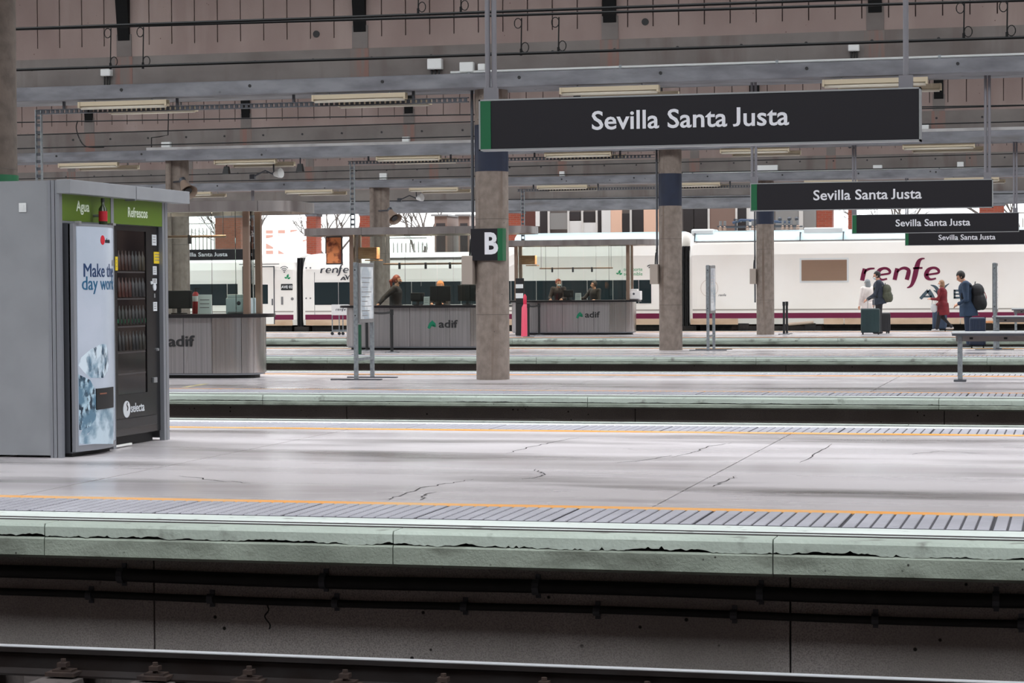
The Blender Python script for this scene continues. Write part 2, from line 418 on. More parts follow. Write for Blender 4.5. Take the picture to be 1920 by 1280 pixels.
for j in range(-1, 8):
    x = CX0+.565*j
    sl = BX('sleeper', M('sleeper_concrete', S(92,84,82), .9, col2=S(70,62,60), ns=8, bump=.3), None, x-.12, x+.12, E1-3.0, E1-.62, -.91, RAILZ-.16)
    tag(sl, '%s grimy concrete sleeper from the left picture edge, under the nearest rail' % ['outermost', 'first', 'second', 'third', 'fourth', 'fifth', 'sixth', 'seventh', 'eighth'][j+1], 'sleeper', 'sleepers of the nearest track')
# conduits on the near wall
wy = E1+.46
for (zc, rr, lab, brk) in ((-.365, .042, 'thick black cable conduit high on the wall below the platform lip', 1.36), (-.500, .024, 'thin black cable conduit low on the wall below the platform lip', .83)):
    c = thing('cable_conduit', lab, 'conduit', (0, wy-rr-.012, zc))
    MB().tube([(x, wy-rr-.012, zc+.006*math.sin(x*1.7)) for x in [-9+.25*q for q in range(60)]], rr, 10).build('pipe', m_conduit, c, smooth=True)
    x = -8.6
    while x < 4:
        MB().tube([(x-.02, wy-rr-.012, zc), (x+.02, wy-rr-.012, zc)], rr+.008, 10).box(x-.015, x+.015, wy-.014, wy+.001, zc-rr-.03, zc+rr+.03).build('bracket', m_dgrey, c)
        x += brk
p = at(500, 1131, wy-.03)
o = MB().tube(smooth_pts([(p.x, p.y, p.z), (p.x+.02, p.y-.02, p.z-.04), (p.x-.01, p.y-.01, p.z-.08), (p.x+.02, p.y, p.z-.13), (p.x+.015, p.y+.005, p.z-.16)], 4), .005, 6).build('loose_cable', m_conduit)
tag(o, 'short loose cable end dangling from the lower black conduit', 'cable')

# ------------------------------------------------------------------ setting: beams, upstand walls, cladding, roof
MOD, RIBX = 4.03, -2.88
BZ0, BZ1, GZ, PZ, ROOFZ = 4.55, 4.78, 5.24, 5.42, 8.6
ROWN = ['one', 'two', 'three', 'four', 'five']
for i, mid in enumerate(MID):
    row = thing('wall_row_' + str(i+1), None, None, (0, mid, 0), kind='structure')
    yf = mid - .5
    if i == 4: yf = mid - .3
    BX('beam', m_beam, row, X0, X1, yf, mid+.5, BZ0 if i < 4 else 4.33, BZ1, bevel=.02)
    wyf = yf + .14
    BX('upstand', m_band, row, X0, X1, wyf, mid+.35, BZ1, GZ)
    BX('cladding_backing', M('cladding_gap', S(74,60,58), .9), row, X0, X1, wyf+.045, mid+.3, GZ, ROOFZ)
    BX('cladding_base', m_pink, row, X0, X1, wyf+.006, wyf+.05, GZ, PZ)
    # cladding boards
    xa, xb = view_range(mid, 2.5); xa = max(xa, X0)
    bw = MOD/10.2
    if i in (1, 2, 3):
        me = MB().box(-bw/2+.009, bw/2-.009, 0, .045, 0, ROOFZ-PZ).mesh('cladding_board', m_pink)
        x = -2.88 + bw*math.floor((xa+2.88)/bw)
        while x < min(xb, X1-.3):
            put('cladding_board', me, None, row, (x, wyf+.006-mid, PZ)); x += bw
    else:
        BX('cladding_face', m_pink, row, X0, X1, wyf+.006, wyf+.05, PZ, ROOFZ)
    # ribs
    k = 0
    while RIBX + MOD - MOD*k > X0:
        x = RIBX + MOD - MOD*k; k += 1
        if x < xa or x > xb+1: continue
        if i in (1, 2, 3):
            BX('pilaster', m_band, row, x-.13, x+.13, wyf-.012, wyf+.02, GZ, 5.6)
            BX('stain_strip', m_redstain, row, x-.16, x+.14, wyf-.004, wyf+.02, BZ1, GZ)
            MB().add([(x-.1,wyf-.03,5.50),(x+.1,wyf-.03,5.50),(x+.1,wyf+.05,5.50),(x-.1,wyf+.05,5.50),
                      (x-.12,wyf-.42,ROOFZ),(x+.12,wyf-.42,ROOFZ),(x+.12,wyf+.05,ROOFZ),(x-.12,wyf+.05,ROOFZ)],
                     [(0,3,2,1),(4,5,6,7),(0,1,5,4),(1,2,6,5),(2,3,7,6),(3,0,4,7)]).build('rib', m_rib, row)
    # bolt holes (dark plugs) on the upstand
    if i in (1, 2, 3):
        hole = MB().tube([(0, -.012, 0), (0, .02, 0)], .026, 8).mesh('anchor_hole', m_black)
        x = RIBX + .93
        while x > xa:
            put('anchor_hole', hole, None, row, (x, wyf-mid, BZ1+.30)); x -= MOD/2.02*.5*.98
        x = RIBX - .6 + MOD
        while x > xa:
            put('anchor_hole', hole, None, row, (x, yf-mid, BZ0+.14)); x -= MOD*.55
        big = MB().tube([(0, -.01, 0), (0, .05, 0)], .055, 12).mesh('vent_hole', m_black)
        for xx in (RIBX-MOD*2+.55+MOD*1.0-.0 - .0, RIBX-MOD*3.0+ 3.3):
            put('vent_hole', big, None, row, (xx, wyf-mid, 5.49))
# roof slabs: skylight strips stay open between them
SKY0, SKY1 = 1.2, 8.6
for i in range(-1, 5):
    m_ = MID[0] + PER*i
    a = m_ + SKY1 - PER if i >= 0 else -9.0
    c = m_ + SKY0
    BX('ceiling_%d' % (i+2), m_roof, None, X0, X1, a, c, ROOFZ, ROOFZ+.35)['kind'] = 'structure'
BX('wall_right_added', m_pink, None, X1, X1+.3, -9.3, 86, -1.4, ROOFZ)['kind'] = 'structure'  # unseen end wall, added to cut side light on the kiosk front
BX('wall_left_added', m_pink, None, X0-.3, X0, -9.3, 86, -1.4, ROOFZ)['kind'] = 'structure'  # unseen end wall, added to keep open-end daylight off the walls
BX('wall_back_added', m_pink, None, X0, X1, -9.3, -9.0, -1.4, ROOFZ)['kind'] = 'structure'  # added behind the camera to hold back low sky light
# ------------------------------------------------------------------ columns
def ngon(cx, cy, r, n=28, a0=0): return [(cx+r*math.cos(a0+2*math.pi*k/n), cy+r*math.sin(a0+2*math.pi*k/n)) for k in range(n)]
COLX = -8.90; CR = .262
def column(i, x, lab, band=True, letter=None, box=False, pipe=True, mat=None):
    c = thing('column', lab, 'column', (x, MID[i], 0))
    MB().prismZ(ngon(x, MID[i], CR), 0, BZ0).build('shaft', mat or m_conc, c, smooth=True)
    for z in (1.02, 2.52):                       # formwork rings
        MB().prismZ(ngon(x, MID[i], CR+.002), z, z+.008).build('formwork_seam', M('seam', S(92,84,78), .9), c, smooth=True)
    if band: MB().prismZ(ngon(x, MID[i], CR+.004), 3.27, 4.0).build('painted_band', m_blue, c, smooth=True)
    if pipe:
        px, py = x-CR-.035, MID[i]-.06
        MB().tube([(px, py, .95 if i == 3 else 1.9), (px, py, BZ0)], .024, 8).build('cable_pipe', m_dgrey, c, smooth=True)
    if box:
        bx = BX('switch_box', M('box_beige', S(162,150,140), .5), c, x-CR-.16, x-CR+.02, MID[i]-.30, MID[i]-.06, 1.50, 1.95, bevel=.01)
        MB().tube(smooth_pts([(x-CR-.06, MID[i]-.16, 1.95), (x-CR-.05, MID[i]-.16, 2.15), (x-CR-.035, MID[i]-.06, 2.35)], 4), .014, 6).build('cable', m_black, c)
    if letter:
        y = MID[i]-CR-.02
        pn = MB().box(x-.27, x+.245, y-.012, y+.25, 1.87, 2.37).build('platform_letter_sign', m_sign, c, bevel=.004)
        BX('green_edge', m_green, c, x+.165, x+.247, y-.015, y+.25, 1.868, 2.372)
        text('letter', letter, .46, (x+.055, y-.014, 2.12), m_signlit, c, bold=.016, xs=.88)
    return c
column(0, -9.335, 'dark concrete column rising behind the drinks kiosk at the picture edge', band=False, pipe=False, mat=M('dark_column_concrete', S(98,86,78), .8, col2=S(80,70,63), ns=8, bump=.1))  # concrete set darker here than on the other columns
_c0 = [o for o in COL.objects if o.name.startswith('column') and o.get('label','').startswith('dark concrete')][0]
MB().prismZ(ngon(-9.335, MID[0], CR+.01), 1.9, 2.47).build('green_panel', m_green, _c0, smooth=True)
cB = column(1, COLX, 'tall round concrete column with dark blue band and letter sign', letter='B', box=True)
column(2, COLX, 'round concrete column with blue band beside the second platform name sign', box=True)
column(3, COLX, 'round concrete column with blue band beside the belt posts in front of the locomotive', box=True)
column(2, -20.90, 'round concrete column behind the nearest information desk glass', band=False, pipe=False)
column(3, -20.83, 'round concrete column behind the woman at the middle information desk', band=False, pipe=False)
# slim drain pipes next to the two rear columns
for i, px in ((2, 316), (3, 697)):
    q = at(px, 380, MID[i]-.36)
    o = MB().tube([(q.x, q.y, 0), (q.x, q.y, BZ0)], .068, 12).build('drain_pipe', m_conc, smooth=True)
    tag(o, ['grey drain pipe standing beside the column behind the drinks kiosk', 'grey drain pipe beside the column behind the middle information desk'][i-2], 'pipe')

# ------------------------------------------------------------------ lamps under the beams
def lamp_mesh(L):
    a = MB().box(-L/2, L/2, -.055, .055, -.02, .05).box(-L/2, -L/2+.03, -.07, .07, -.05, .05).box(L/2-.03, L/2, -.07, .07, -.05, .05).mesh('housing', m_cream)
    t = MB().tube([(-L/2+.03, 0, -.045), (L/2-.03, 0, -.045)], .03, 10).mesh('tube', m_tube, smooth=True)
    return a, t
LA, LT = lamp_mesh(1.55)
ordn = ['first', 'second', 'third', 'fourth', 'fifth', 'sixth', 'seventh', 'eighth', 'ninth', 'tenth']
rowlab = {1: 'nearest ceiling beam in view', 2: 'middle ceiling beam', 3: 'far ceiling beam'}
for i in (1, 2, 3):
    xa, xb = at(0, 250, MID[i]).x-1, at(1920, 250, MID[i]).x+1.2
    xs = [RIBX - MOD*k for k in range(-1, 14) if xa < RIBX - MOD*k < xb]; xs.sort()
    for n, x in enumerate(xs):
        for back in (0, 1):
            y = MID[i] + (-.42 if not back else .42); z = BZ0 - (.085 if not back else .11)
            lf = thing('ceiling_lamp', '%s strip lamp counted along the %s edge of the %s' % (ordn[n], 'rear' if back else 'front', rowlab[i]), 'lamp', (x + (.15 if back else 0), y, z), group='strip lamps under the %s' % rowlab[i])
            put('housing', LA, None, lf); put('tube', LT, None, lf)
            for dx in (-.5, .5):
                MB().box(dx-.01, dx+.01, -.01, .01, .05, .085 if not back else .11).build('hanger', m_galv, lf, local=True)

# ------------------------------------------------------------------ cable ladders (perforated trays) with their drops
def ladder(name, lab, i, xs, xe, xdrop, zdrop):
    y = MID[i]-.25
    t = thing(name, lab, 'cable tray', (xs, y, BZ0))
    z0, z1 = BZ0-.20, BZ0-.12
    for z in (z0, z1-.015): BX('side_rail', m_dgrey, t, xs, xe, y-.03, y+.03, z, z+.015)
    n = int((xe-xs)/.085)
    me = MB().box(-.025, .025, -.012, .012, 0, z1-z0-.02).mesh('rung', m_dgrey)
    for k in range(n): put('rung', me, None, t, (.04+.085*k, 0, z0+.01-BZ0))
    xq = xs+.5
    while xq < xe: BX('bracket', m_dgrey, t, xq-.02, xq+.02, y-.02, y+.02, z1-.01, BZ0); xq += 2.0
    for dx in (-.055, .04): BX('drop_rail', m_galv, t, xdrop+dx, xdrop+dx+.015, y-.03, y+.03, zdrop, z1)
    me = MB().box(-.045, .045, -.012, .012, 0, .05).mesh('drop_rung', m_dgrey)
    for k in range(int((z1-zdrop)/.12)): put('drop_rung', me, None, t, (xdrop-xs, 0, zdrop+.05+.12*k-BZ0))
ladder('cable_tray', 'perforated cable tray under the nearest beam dropping behind the drinks kiosk', 1, -16.6, COLX-.3, -16.56, 2.9)
ladder('cable_tray', 'perforated cable tray under the middle beam dropping to the middle desk canopy', 2, -16.5, COLX-.3, -16.40, 2.87)
ladder('cable_tray', 'perforated cable tray under the far beam dropping to the farthest desk canopy', 3, -16.4, COLX-.3, -16.24, 2.82)

# ------------------------------------------------------------------ overhead wires
def wire(px_y0, px_y1, Y, name, lab, r=.011, sag=0.0, X_off=0):
    a = at(-60, px_y0, Y); b = at(1980, px_y1, Y)
    pts = []
    for k in range(41):
        t = k/40; p = a.lerp(b, t); p.z -= sag*4*t*(1-t)*0 ; pts.append(p)
    o = MB().tube(pts, r, 6).build(name, m_wire, smooth=True); return tag(o, lab, 'wire')
wt1 = 25.6
wire(57.3, -15, wt1, 'contact_wire', 'upper of two parallel black wires crossing the top of the picture', .019)
wire(57.5, -1, wt1+.15, 'contact_wire', 'lower of two parallel black wires crossing the top of the picture', .018)
wire(134, 68, wt1, 'contact_wire', 'single black overhead wire crossing the grey concrete band of the nearest beam', .019)
for (ya, yb, lab) in ((231, 196, 'thin wire crossing high on the pink cladding above the middle beam'), (256, 196, 'thin slanting wire crossing the pink cladding above the middle beam'),
                      (281, 226, 'thin wire running just above the middle beam')):
    wire(ya, yb, 41.3 + (.4 if ya == 256 else 0), 'contact_wire', lab, .013)
for (ya, yb, lab) in ((338, 286, 'thin wire crossing the cladding above the far beam'), (348, 310, 'thin wire running just above the far beam')):
    wire(ya, yb, 57.1, 'contact_wire', lab, .014)
wire(386, 362, 72.9, 'contact_wire', 'thin wire strung in front of the outermost eave beam', .019)
# droppers with looped ends
def dropper(px, y0, y1, Y, lab):
    a, b = at(px, y0, Y), at(px-1, y1, Y); d = thing('wire_dropper', lab, 'dropper', b)
    MB().tube([a, b], .008, 6).build('rod', m_wire, d)
    for (c, s) in ((a, -1), (b, 1)):
        if c is a: cz, cx = c.z-.06, c.x-.045
        else: cz, cx = c.z+.075, c.x+.05
        MB().tube([(cx+.045*math.cos(q), c.y, cz+.06*math.sin(q)) for q in [k*2*math.pi/14 for k in range(15)]], .006, 6).build('loop', m_wire, d)
    MB().tube([(b.x, b.y, b.z-.02), (b.x, b.y, b.z+.06)], .016, 6).build('clamp', m_wire, d)
for px, y0, y1, lab in ((208, 53, 127, 'looped wire dropper above the white junction box in the far corner of the kiosk side'), (269, 51, 126, 'looped wire dropper beside the black rib above the drinks kiosk'),
                        (978, 34, 101, 'looped wire dropper just beside the big sign pole'), (1048, 32, 98, 'second looped wire dropper beyond the big sign pole'),
                        (1808, 5, 72, 'inner looped wire dropper near the far end of the big sign'), (1889, 2, 70, 'outermost looped wire dropper at the picture edge'),
                        (785, -40, 25, 'looped wire dropper cut by the top edge, beside a black rib'), (865, -42, 22, 'looped wire dropper cut by the top edge, nearest the sign pole')):
    dropper(px, y0, y1, wt1, lab)

# ------------------------------------------------------------------ junction boxes, conduits
def jbox(px, py, w, h, i, lab, legs=3):
    Y = MID[i]-.36; p = at(px, py, Y); k = Y/ (F_PX*_ray(px,py).y)
    w *= k; h *= k; p.z = max(p.z, BZ1+.006+h/2)
    t = thing('junction_box', lab, 'box', (p.x, Y, p.z-h/2))
    BX('case', m_white, t, p.x-w/2, p.x+w/2, Y-.12, Y, p.z-h/2, p.z+h/2, bevel=.012)
    BX('lid', m_white, t, p.x-w/2+.015, p.x+w/2-.015, Y-.128, Y-.12, p.z-h/2+.015, p.z+h/2-.015)
    for q in range(legs):
        x = p.x + (q-(legs-1)/2)*w*.25
        MB().tube([(x, Y-.05, BZ1), (x, Y-.05, p.z-h/2)], .014, 6).build('cable_entry', m_black, t)
jbox(203, 137, 20, 13, 1, 'small white junction box under a dropper above the kiosk')
jbox(818, 121, 28, 20, 1, 'larger white junction box on the nearest beam before the sign pole')
jbox(878, 127, 27, 19, 1, 'white junction box close behind the big sign pole, lower of the pair', 0)
jbox(906, 127, 14, 13, 1, 'small white junction box touching the big sign pole', 0)
jbox(1602, 91, 21, 12, 1, 'white junction box above the big sign near its second pole')
jbox(314, 272, 18, 11, 2, 'white junction box on the middle beam above the drain pipe', 2)
jbox(763, 262, 14, 10, 2, 'white junction box on the middle beam next to the lettered column', 2)
jbox(1735, 239, 14, 9, 2, 'white junction box just past the end of the big sign', 2)
jbox(1438, 318, 42, 13, 3, 'wide white equipment box on the far beam behind a sign pole', 0)
jbox(720, 336, 14, 12, 3, 'white junction box on the far beam above the middle desk', 2)
jbox(1055, 328, 10, 9, 3, 'small white junction box on the far beam between the two banded columns', 2)
jbox(1646, 322, 17, 9, 3, 'low white box on the far beam beside a thin hanger', 1)
jbox(1801, 312, 12, 12, 3, 'white box with dark foot on the far beam near the second sign end', 2)
for i, x0p, x1p, yp, lab in ((1, 845, 1990, 139, 'pale conduit clipped along the top of the nearest beam'), (2, 1738, 1990, 251, 'pale conduit clipped along the top of the middle beam'), (3, 1280, 1850, 326, 'pale conduit clipped along the top of the far beam')):
    Y = MID[i]-.44; a = at(x0p, yp, Y); b = at(x1p, yp, Y); t = thing('wall_conduit', lab, 'conduit', (a.x, Y, BZ1))
    MB().tube([(a.x, Y, BZ1+.025), (b.x, Y, BZ1+.025)], .02, 8).build('pipe', m_white, t, smooth=True)
    x = a.x+.3
    while x < b.x:
        BX('clip', m_galv, t, x-.02, x+.02, Y-.026, Y+.026, BZ1-.001, BZ1+.052); x += 2.4
# light ledge on the middle beam, right of the construction joint
xj = at(275, 290, MID[2]-.5).x
o = BX('trim_9', M('pale_mortar', S(190,188,188), .8, col2=S(160,156,156), ns=2), None, xj, X1, MID[2]-.52, MID[2]-.36, BZ1-.005, BZ1+.06); o['kind'] = 'structure'
o = BX('trim_8', m_beam, None, xj, X1, MID[2]-.56, MID[2]-.495, BZ0-.03, BZ1-.01); o['kind'] = 'structure'
# hanging cable loop on the middle row
q = [at(146, 226, 41.3), at(143, 240, 41.3), at(150, 262, 41.3), at(163, 275, 41.3), at(195, 276, 41.3)]
tag(MB().tube(smooth_pts(q, 6), .012, 6).build('hanging_cable', m_wire), 'slack black cable loop hanging above the drinks kiosk', 'cable')
q = [at(316, 205, 41.5), at(315, 253, 41.5), at(300, 256, 41.5), at(284, 258, 41.5), at(284, 276, 41.5)]
tag(MB().tube(q, .012, 6).build('wall_cable', m_wire), 'angled black cable on the grey band above the drain pipe', 'cable')

# horn loudspeakers
def horn(px, py, Y, colx, lab):
    p = at(px, py, Y); t = thing('horn_loudspeaker', lab, 'loudspeaker', p); mh = M('horn_beige', S(150,130,116), .5)
    pts = [(p.x-.10, p.y, p.z+.16), (p.x-.06, p.y-.05, p.z+.08), (p.x+.06, p.y-.14, p.z-.06), (p.x+.12, p.y-.19, p.z-.13)]
    MB().tube(pts, [.07, .09, .16, .22], 16, cap=False).build('bell', mh, t, smooth=True)
    MB().tube([(p.x-.14, p.y+.02, p.z+.22), (p.x-.09, p.y-.01, p.z+.14)], .075, 12).build('driver', m_dgrey, t, smooth=True)
    MB().tube([(p.x+.07, p.y-.15, p.z-.075), (p.x+.09, p.y-.165, p.z-.095)], [.10, .10], 12).build('throat', m_black, t)
    MB().tube([(p.x-.09, p.y, p.z+.16), (-20.9 if Y < 55 else -20.83, MID[2 if Y < 55 else 3]-CR+.01, p.z+.16)], .025, 8).build('arm', m_dgrey, t)
horn(351, 352, MID[2]-CR-.3, 0, 'beige horn loudspeaker on the column just above the drinks kiosk roof')
horn(738, 404, MID[3]-CR-.25, 0, 'beige horn loudspeaker on the column above the middle desk')

# spotlights on arms
def arm_spot(px, py, Y, lab, flip=1):
    p = at(px, py, Y); t = thing('arm_spotlight', lab, 'spotlight', p)
    MB().tube([(p.x, p.y, p.z), (p.x+.10*flip, p.y-.05, p.z+.02), (p.x+.19*flip, p.y-.08, p.z+.03)], [.05, .10, .12], 12).build('lamp_head', m_white, t, smooth=True)
    MB().tube([(p.x-.02*flip, p.y, p.z), (p.x-.25*flip, p.y+.05, p.z+.10), (p.x-.55*flip, p.y+.1, p.z-.02)], .022, 6).build('arm', m_dgrey, t)
    MB().tube([(p.x-.02*flip, p.y, p.z), (p.x-.05*flip, p.y+.05, BZ0+.0)], .02, 6).build('stem', m_dgrey, t)
    MB().box(p.x-.6*flip-.06, p.x-.6*flip+.06, p.y+.05, p.y+.15, p.z-.10, p.z+.02).build('bracket', m_dgrey, t)
arm_spot(515, 327, MID[2]+.3, 'white lamp head on a crooked dark arm under the middle beam')
arm_spot(782, 372, MID[3]+.2, 'pale lamp on a crooked arm under the far beam beside the horn loudspeaker')
for px, py, lab in ((425, 320, 'small black camera hanging under the middle beam, near the lamp end'), (563, 315, 'small black camera hanging under the middle beam, beside the crooked lamp')):
    p = at(px, py, MID[2]-.3); t = thing('ceiling_camera', lab, 'camera', p)
    MB().add([(p.x-.05,p.y-.05,p.z+.1),(p.x+.05,p.y-.05,p.z+.1),(p.x+.05,p.y+.05,p.z+.1),(p.x-.05,p.y+.05,p.z+.1),(p.x-.08,p.y-.09,p.z-.08),(p.x+.08,p.y-.09,p.z-.08),(p.x+.08,p.y+.06,p.z-.08),(p.x-.08,p.y+.06,p.z-.08)],
             [(0,3,2,1),(4,5,6,7),(0,1,5,4),(1,2,6,5),(2,3,7,6),(3,0,4,7)]).build('hood', m_black, t)
    MB().tube([(p.x, p.y, p.z+.1), (p.x, p.y, BZ0)], .018, 6).build('stem', m_dgrey, t)
# reflector strip lamp at the far left
p = at(38, 259, MID[2]-.2)
t = thing('reflector_lamp', 'shiny reflector lamp with bare tubes beside the edge column', 'lamp', p)
BX('reflector', m_steel_pol, t, p.x-.5, p.x+.13, p.y-.08, p.y+.08, p.z+.02, p.z+.09, bevel=.02)
for dz in (-.03, .0): MB().tube([(p.x-.5, p.y-.05, p.z+dz), (p.x+.15, p.y-.05, p.z+dz)], .02, 8).build('tube', m_tube, t, smooth=True)
MB().tube([(p.x-.2, p.y, p.z+.09), (p.x-.2, p.y, BZ0)], .015, 6).build('hanger', m_galv, t)

# ------------------------------------------------------------------ hanging station signs
def sign(i, x0, x1, z0, z1, lab, poles, tx=None, dy=0.0):
    y = MID[i]+dy; w = x1-x0; h = z1-z0
    t = thing('station_sign', lab, 'sign', ((x0+x1)/2, y, z0))
    BX('sign_panel', m_sign, t, x0+.012, x1-.012, y-.06, y+.06, z0+.012, z1-.012)
    for a, b_, c, d in ((x0, x1, z0, z0+.013), (x0, x1, z1-.013, z1)): BX('frame_bar', m_alu, t, a, b_, y-.068, y+.068, c, d)
    for a, b_ in ((x0, x0+.013), (x1-.013, x1)): BX('frame_bar', m_alu, t, a, b_, y-.068, y+.068, z0, z1)
    BX('green_end', m_green, t, x0+.013, x0+.102, y-.066, y+.064, z0+.013, z1-.013)
    cx = (tx if tx is not None else x0 + w*.488)
    tt = text('lettering', 'Sevilla Santa Justa', h*.505, (cx, y-.063, z0+h*.515), m_signlit, t, bold=h*.007, width=w*.447, sit=True)
    for px in poles:
        for dx in ((-.028, .028) if not (i == 0 and px > -2) else (0,)): MB().tube([(px+dx, y, z1), (px+dx, y, BZ0+.02)], .022, 10).build('hanger_pole', m_pole, t, smooth=True)
        BX('pole_clamp', m_pole, t, px-.055, px+.055, y-.035, y+.035, z1, z1+.10)
    return t, tt
SX0, SX1, SZ0, SZ1 = -4.80, -1.18, 2.585, 3.01
TXT = []
slabs = ['large dark station name sign with green end hanging nearest the camera', 'second dark station name sign, hanging behind the large one', 'third dark station name sign, lower and further back', 'farthest and smallest dark station name sign, partly covered by the third']
for i in range(4):
    ps = (SX0+.09, SX1-.12) if i == 0 else (SX0+.05, SX1-.08)
    TXT.append(sign(i, SX0, SX1, SZ0, SZ1, slabs[i], ps)[1])
a = at(486, 466, MID[3]); bq = at(486, 487, MID[3])
TXT.append(sign(3, a.x-3.62, a.x, bq.z, a.z, 'dark station name sign seen through the glass of the nearest desk', (a.x-3.4, a.x-.2))[1])
# ------------------------------------------------------------------ train
TY = EDGE[3] + WID + .15
def tx(px, py=560): return at(px, py, TY).x
def tz(px, py): return at(px, py, TY).z
m_train = M('train_white', S(248,243,237), .32, col2=S(242,235,227), ns=.4, spec=.5)
m_troof = M('train_roof_blue_grey', S(196,216,220), .35, col2=S(176,200,206), ns=.8, stretch=(.2,1,1))
m_maroon = M('train_maroon', S(112,24,62), .35)
m_skirt = M('train_skirt_warm_light', S(216,186,160), .45, col2=S(190,156,128), ns=2, stretch=(.4,1,1))  # warm light low on the train is put into this beige
m_tglass = M('train_dark_glass', S(34,46,50), .12, spec=.8)
m_under = M('train_underframe', S(34,32,32), .8, col2=S(54,48,44), ns=6)
m_grey = M('mid_grey_paint', S(122,120,120), .5)
m_logo_grey = M('logo_slate', S(72,88,98), .5)
m_logo_dark = M('logo_charcoal', S(70,72,78), .5)
m_leaf = M('logo_leaf_green', S(20,150,96), .5)
C_PROF = [(.05,.21),(0,.40),(0,1.75),(.03,2.1),(.12,2.36),(.32,2.54),(.7,2.62),(1.47,2.66),(2.24,2.62),(2.62,2.54),(2.82,2.36),(2.94,1.75),(2.94,.40),(2.89,.21)]
H_PROF = [(.05,.21),(0,.40),(0,2.45),(.09,2.80),(.13,2.90),(.28,3.08),(.55,3.19),(1.47,3.25),(2.39,3.19),(2.66,3.08),(2.81,2.90),(2.94,2.45),(2.94,.40),(2.89,.21)]
def loft(secs):
    b = MB(); n = len(secs[0][1]); vs = []
    for x, pr in secs: vs += [(x, TY+y, z) for y, z in pr]
    fs = []
    for k in range(len(secs)-1):
        for i in range(n): fs.append((k*n+i, k*n+(i+1)%n, (k+1)*n+(i+1)%n, (k+1)*n+i))
    fs += [tuple(range(n)), tuple(range(len(vs)-1, len(vs)-n-1, -1))]
    return b.add(vs, fs)
def shrink(pr, sy, sz): return [(1.47+(y-1.47)*sy, .21+(z-.21)*sz) for y, z in pr]
def stripe(t, xa, xb):
    BX('maroon_stripe', m_maroon, t, xa, xb, TY-.006, TY+.02, .400, .570)
    BX('grey_line', M('train_line', S(168,160,152), .5), t, xa, xb, TY-.004, TY+.02, .655, .70)
# logo strokes
def crop(pts): return [((x-165)/120, (235-y)/120, h/120) for x, y, h in pts]
def E_(dx): return smooth_pts(crop([(325+dx,186,9),(385+dx,178,9),(440+dx,168,10),(444+dx,145,13),(420+dx,124,12),(385+dx,121,12),(348+dx,140,18),(330+dx,180,21),(340+dx,212,18),(372+dx,228,10),(420+dx,219,8)]), 4)
RENFE = [crop([(187,234,20),(200,175,21),(212,122,19)]), smooth_pts(crop([(206,170,8),(228,138,11),(260,124,10),(304,121,7)]), 4), E_(0),
         crop([(490,230,19),(502,175,20),(514,122,18)]), smooth_pts(crop([(512,160,8),(545,128,11),(585,120,14),(618,138,17),(618,170,20),(602,230,20)]), 4),
         smooth_pts(crop([(768,32,5),(738,36,10),(712,62,19),(694,120,23),(676,200,23),(652,270,16),(628,296,10),(604,304,4)]), 5), crop([(660,122,9),(748,120,9)]), E_(452)]
AVE = [crop([(728,408,14),(764,368,15),(800,330,14)]), crop([(800,330,20),(826,368,20),(850,409,16)]), crop([(758,388,8),(832,388,8)]),
       smooth_pts(crop([(822,280,3),(862,296,12),(888,332,16),(906,400,8)]), 4), smooth_pts(crop([(992,268,3),(952,300,9),(924,345,10),(904,402,8)]), 4), smooth_pts(crop([(850,330,3),(882,352,9),(905,400,6)]), 4),
       crop([(1042,326,9),(1042,408,9)]), crop([(1034,334,9),(1104,334,9)]), crop([(1034,367,8),(1096,367,8)]), crop([(1034,400,9),(1104,400,9)])]
def leaf_icon(t, px, py, s, y):
    p = at(px, py, y)
    ribbon('leaf_mark', [smooth_pts([(0,0,.02),(.15,.35,.22),(.30,.75,.02)], 5), smooth_pts([(0,-.05,.02),(-.25,.05,.16),(-.5,.10,.02)], 5), smooth_pts([(.1,-.1,.02),(.4,-.05,.18),(.7,.15,.02)], 5)], p, 1, m_leaf, t, s)
def wifi_icon(t, px, py, s, y):
    p = at(px, py, y)
    st = [[(r*math.cos(a), r*math.sin(a), .06) for a in [math.radians(45+90*k/8) for k in range(9)]] for r in (.35, .65, .95)] + [[(-.1,0,.1),(.1,0,.1)]]
    ribbon('wireless_mark', st, p, 1, m_logo_dark, t, s)

# coach next to the desk (left)
xa, xb = -38.6, tx(555)
cA = thing('passenger_coach', 'white passenger coach with a door, seen through the nearest desk', 'train coach', ((xa+xb)/2, TY+1.5, -.6))
loft([(xa, C_PROF), (xb-.12, C_PROF), (xb, shrink(C_PROF, .96, .985))]).build('body', m_train, cA)
stripe(cA, xa, xb-.1)
x = xa+1
wi = 0
while x < tx(453)-.3:
    BX('window_pane', m_tglass, cA, x, min(x+1.9, tx(453)-.12)-.02, TY-.008, TY+.02, tz(450,572), tz(450,532)); x += 1.9
dx0, dx1 = tx(455), tx(515); dz0, dz1 = .25, tz(480, 499)
BX('door_leaf', m_train, cA, dx0+.03, dx1-.03, TY-.012, TY+.02, dz0, dz1-.03, bevel=.01)
for (a, b_, c, d) in ((dx0, dx0+.03, dz0, dz1), (dx1-.03, dx1, dz0, dz1), (dx0, dx1, dz1-.03, dz1)): BX('door_seal', m_logo_dark, cA, a, b_, TY-.014, TY+.02, c, d)
BX('door_window', m_tglass, cA, tx(474), tx(503), TY-.018, TY+.02, tz(490,570), tz(490,533), bevel=.03)
BX('door_handle', m_logo_dark, cA, tx(510), tx(512), TY-.03, TY, tz(510,572), tz(510,560))
BX('step_trim', m_grey, cA, tx(449), tx(524), TY-.01, TY+.02, tz(480,496), tz(480,494.5))
dp = BX('destination_display', m_black, cA, tx(527), tx(549), TY-.012, TY+.02, tz(537,544), tz(537,532), bevel=.02)
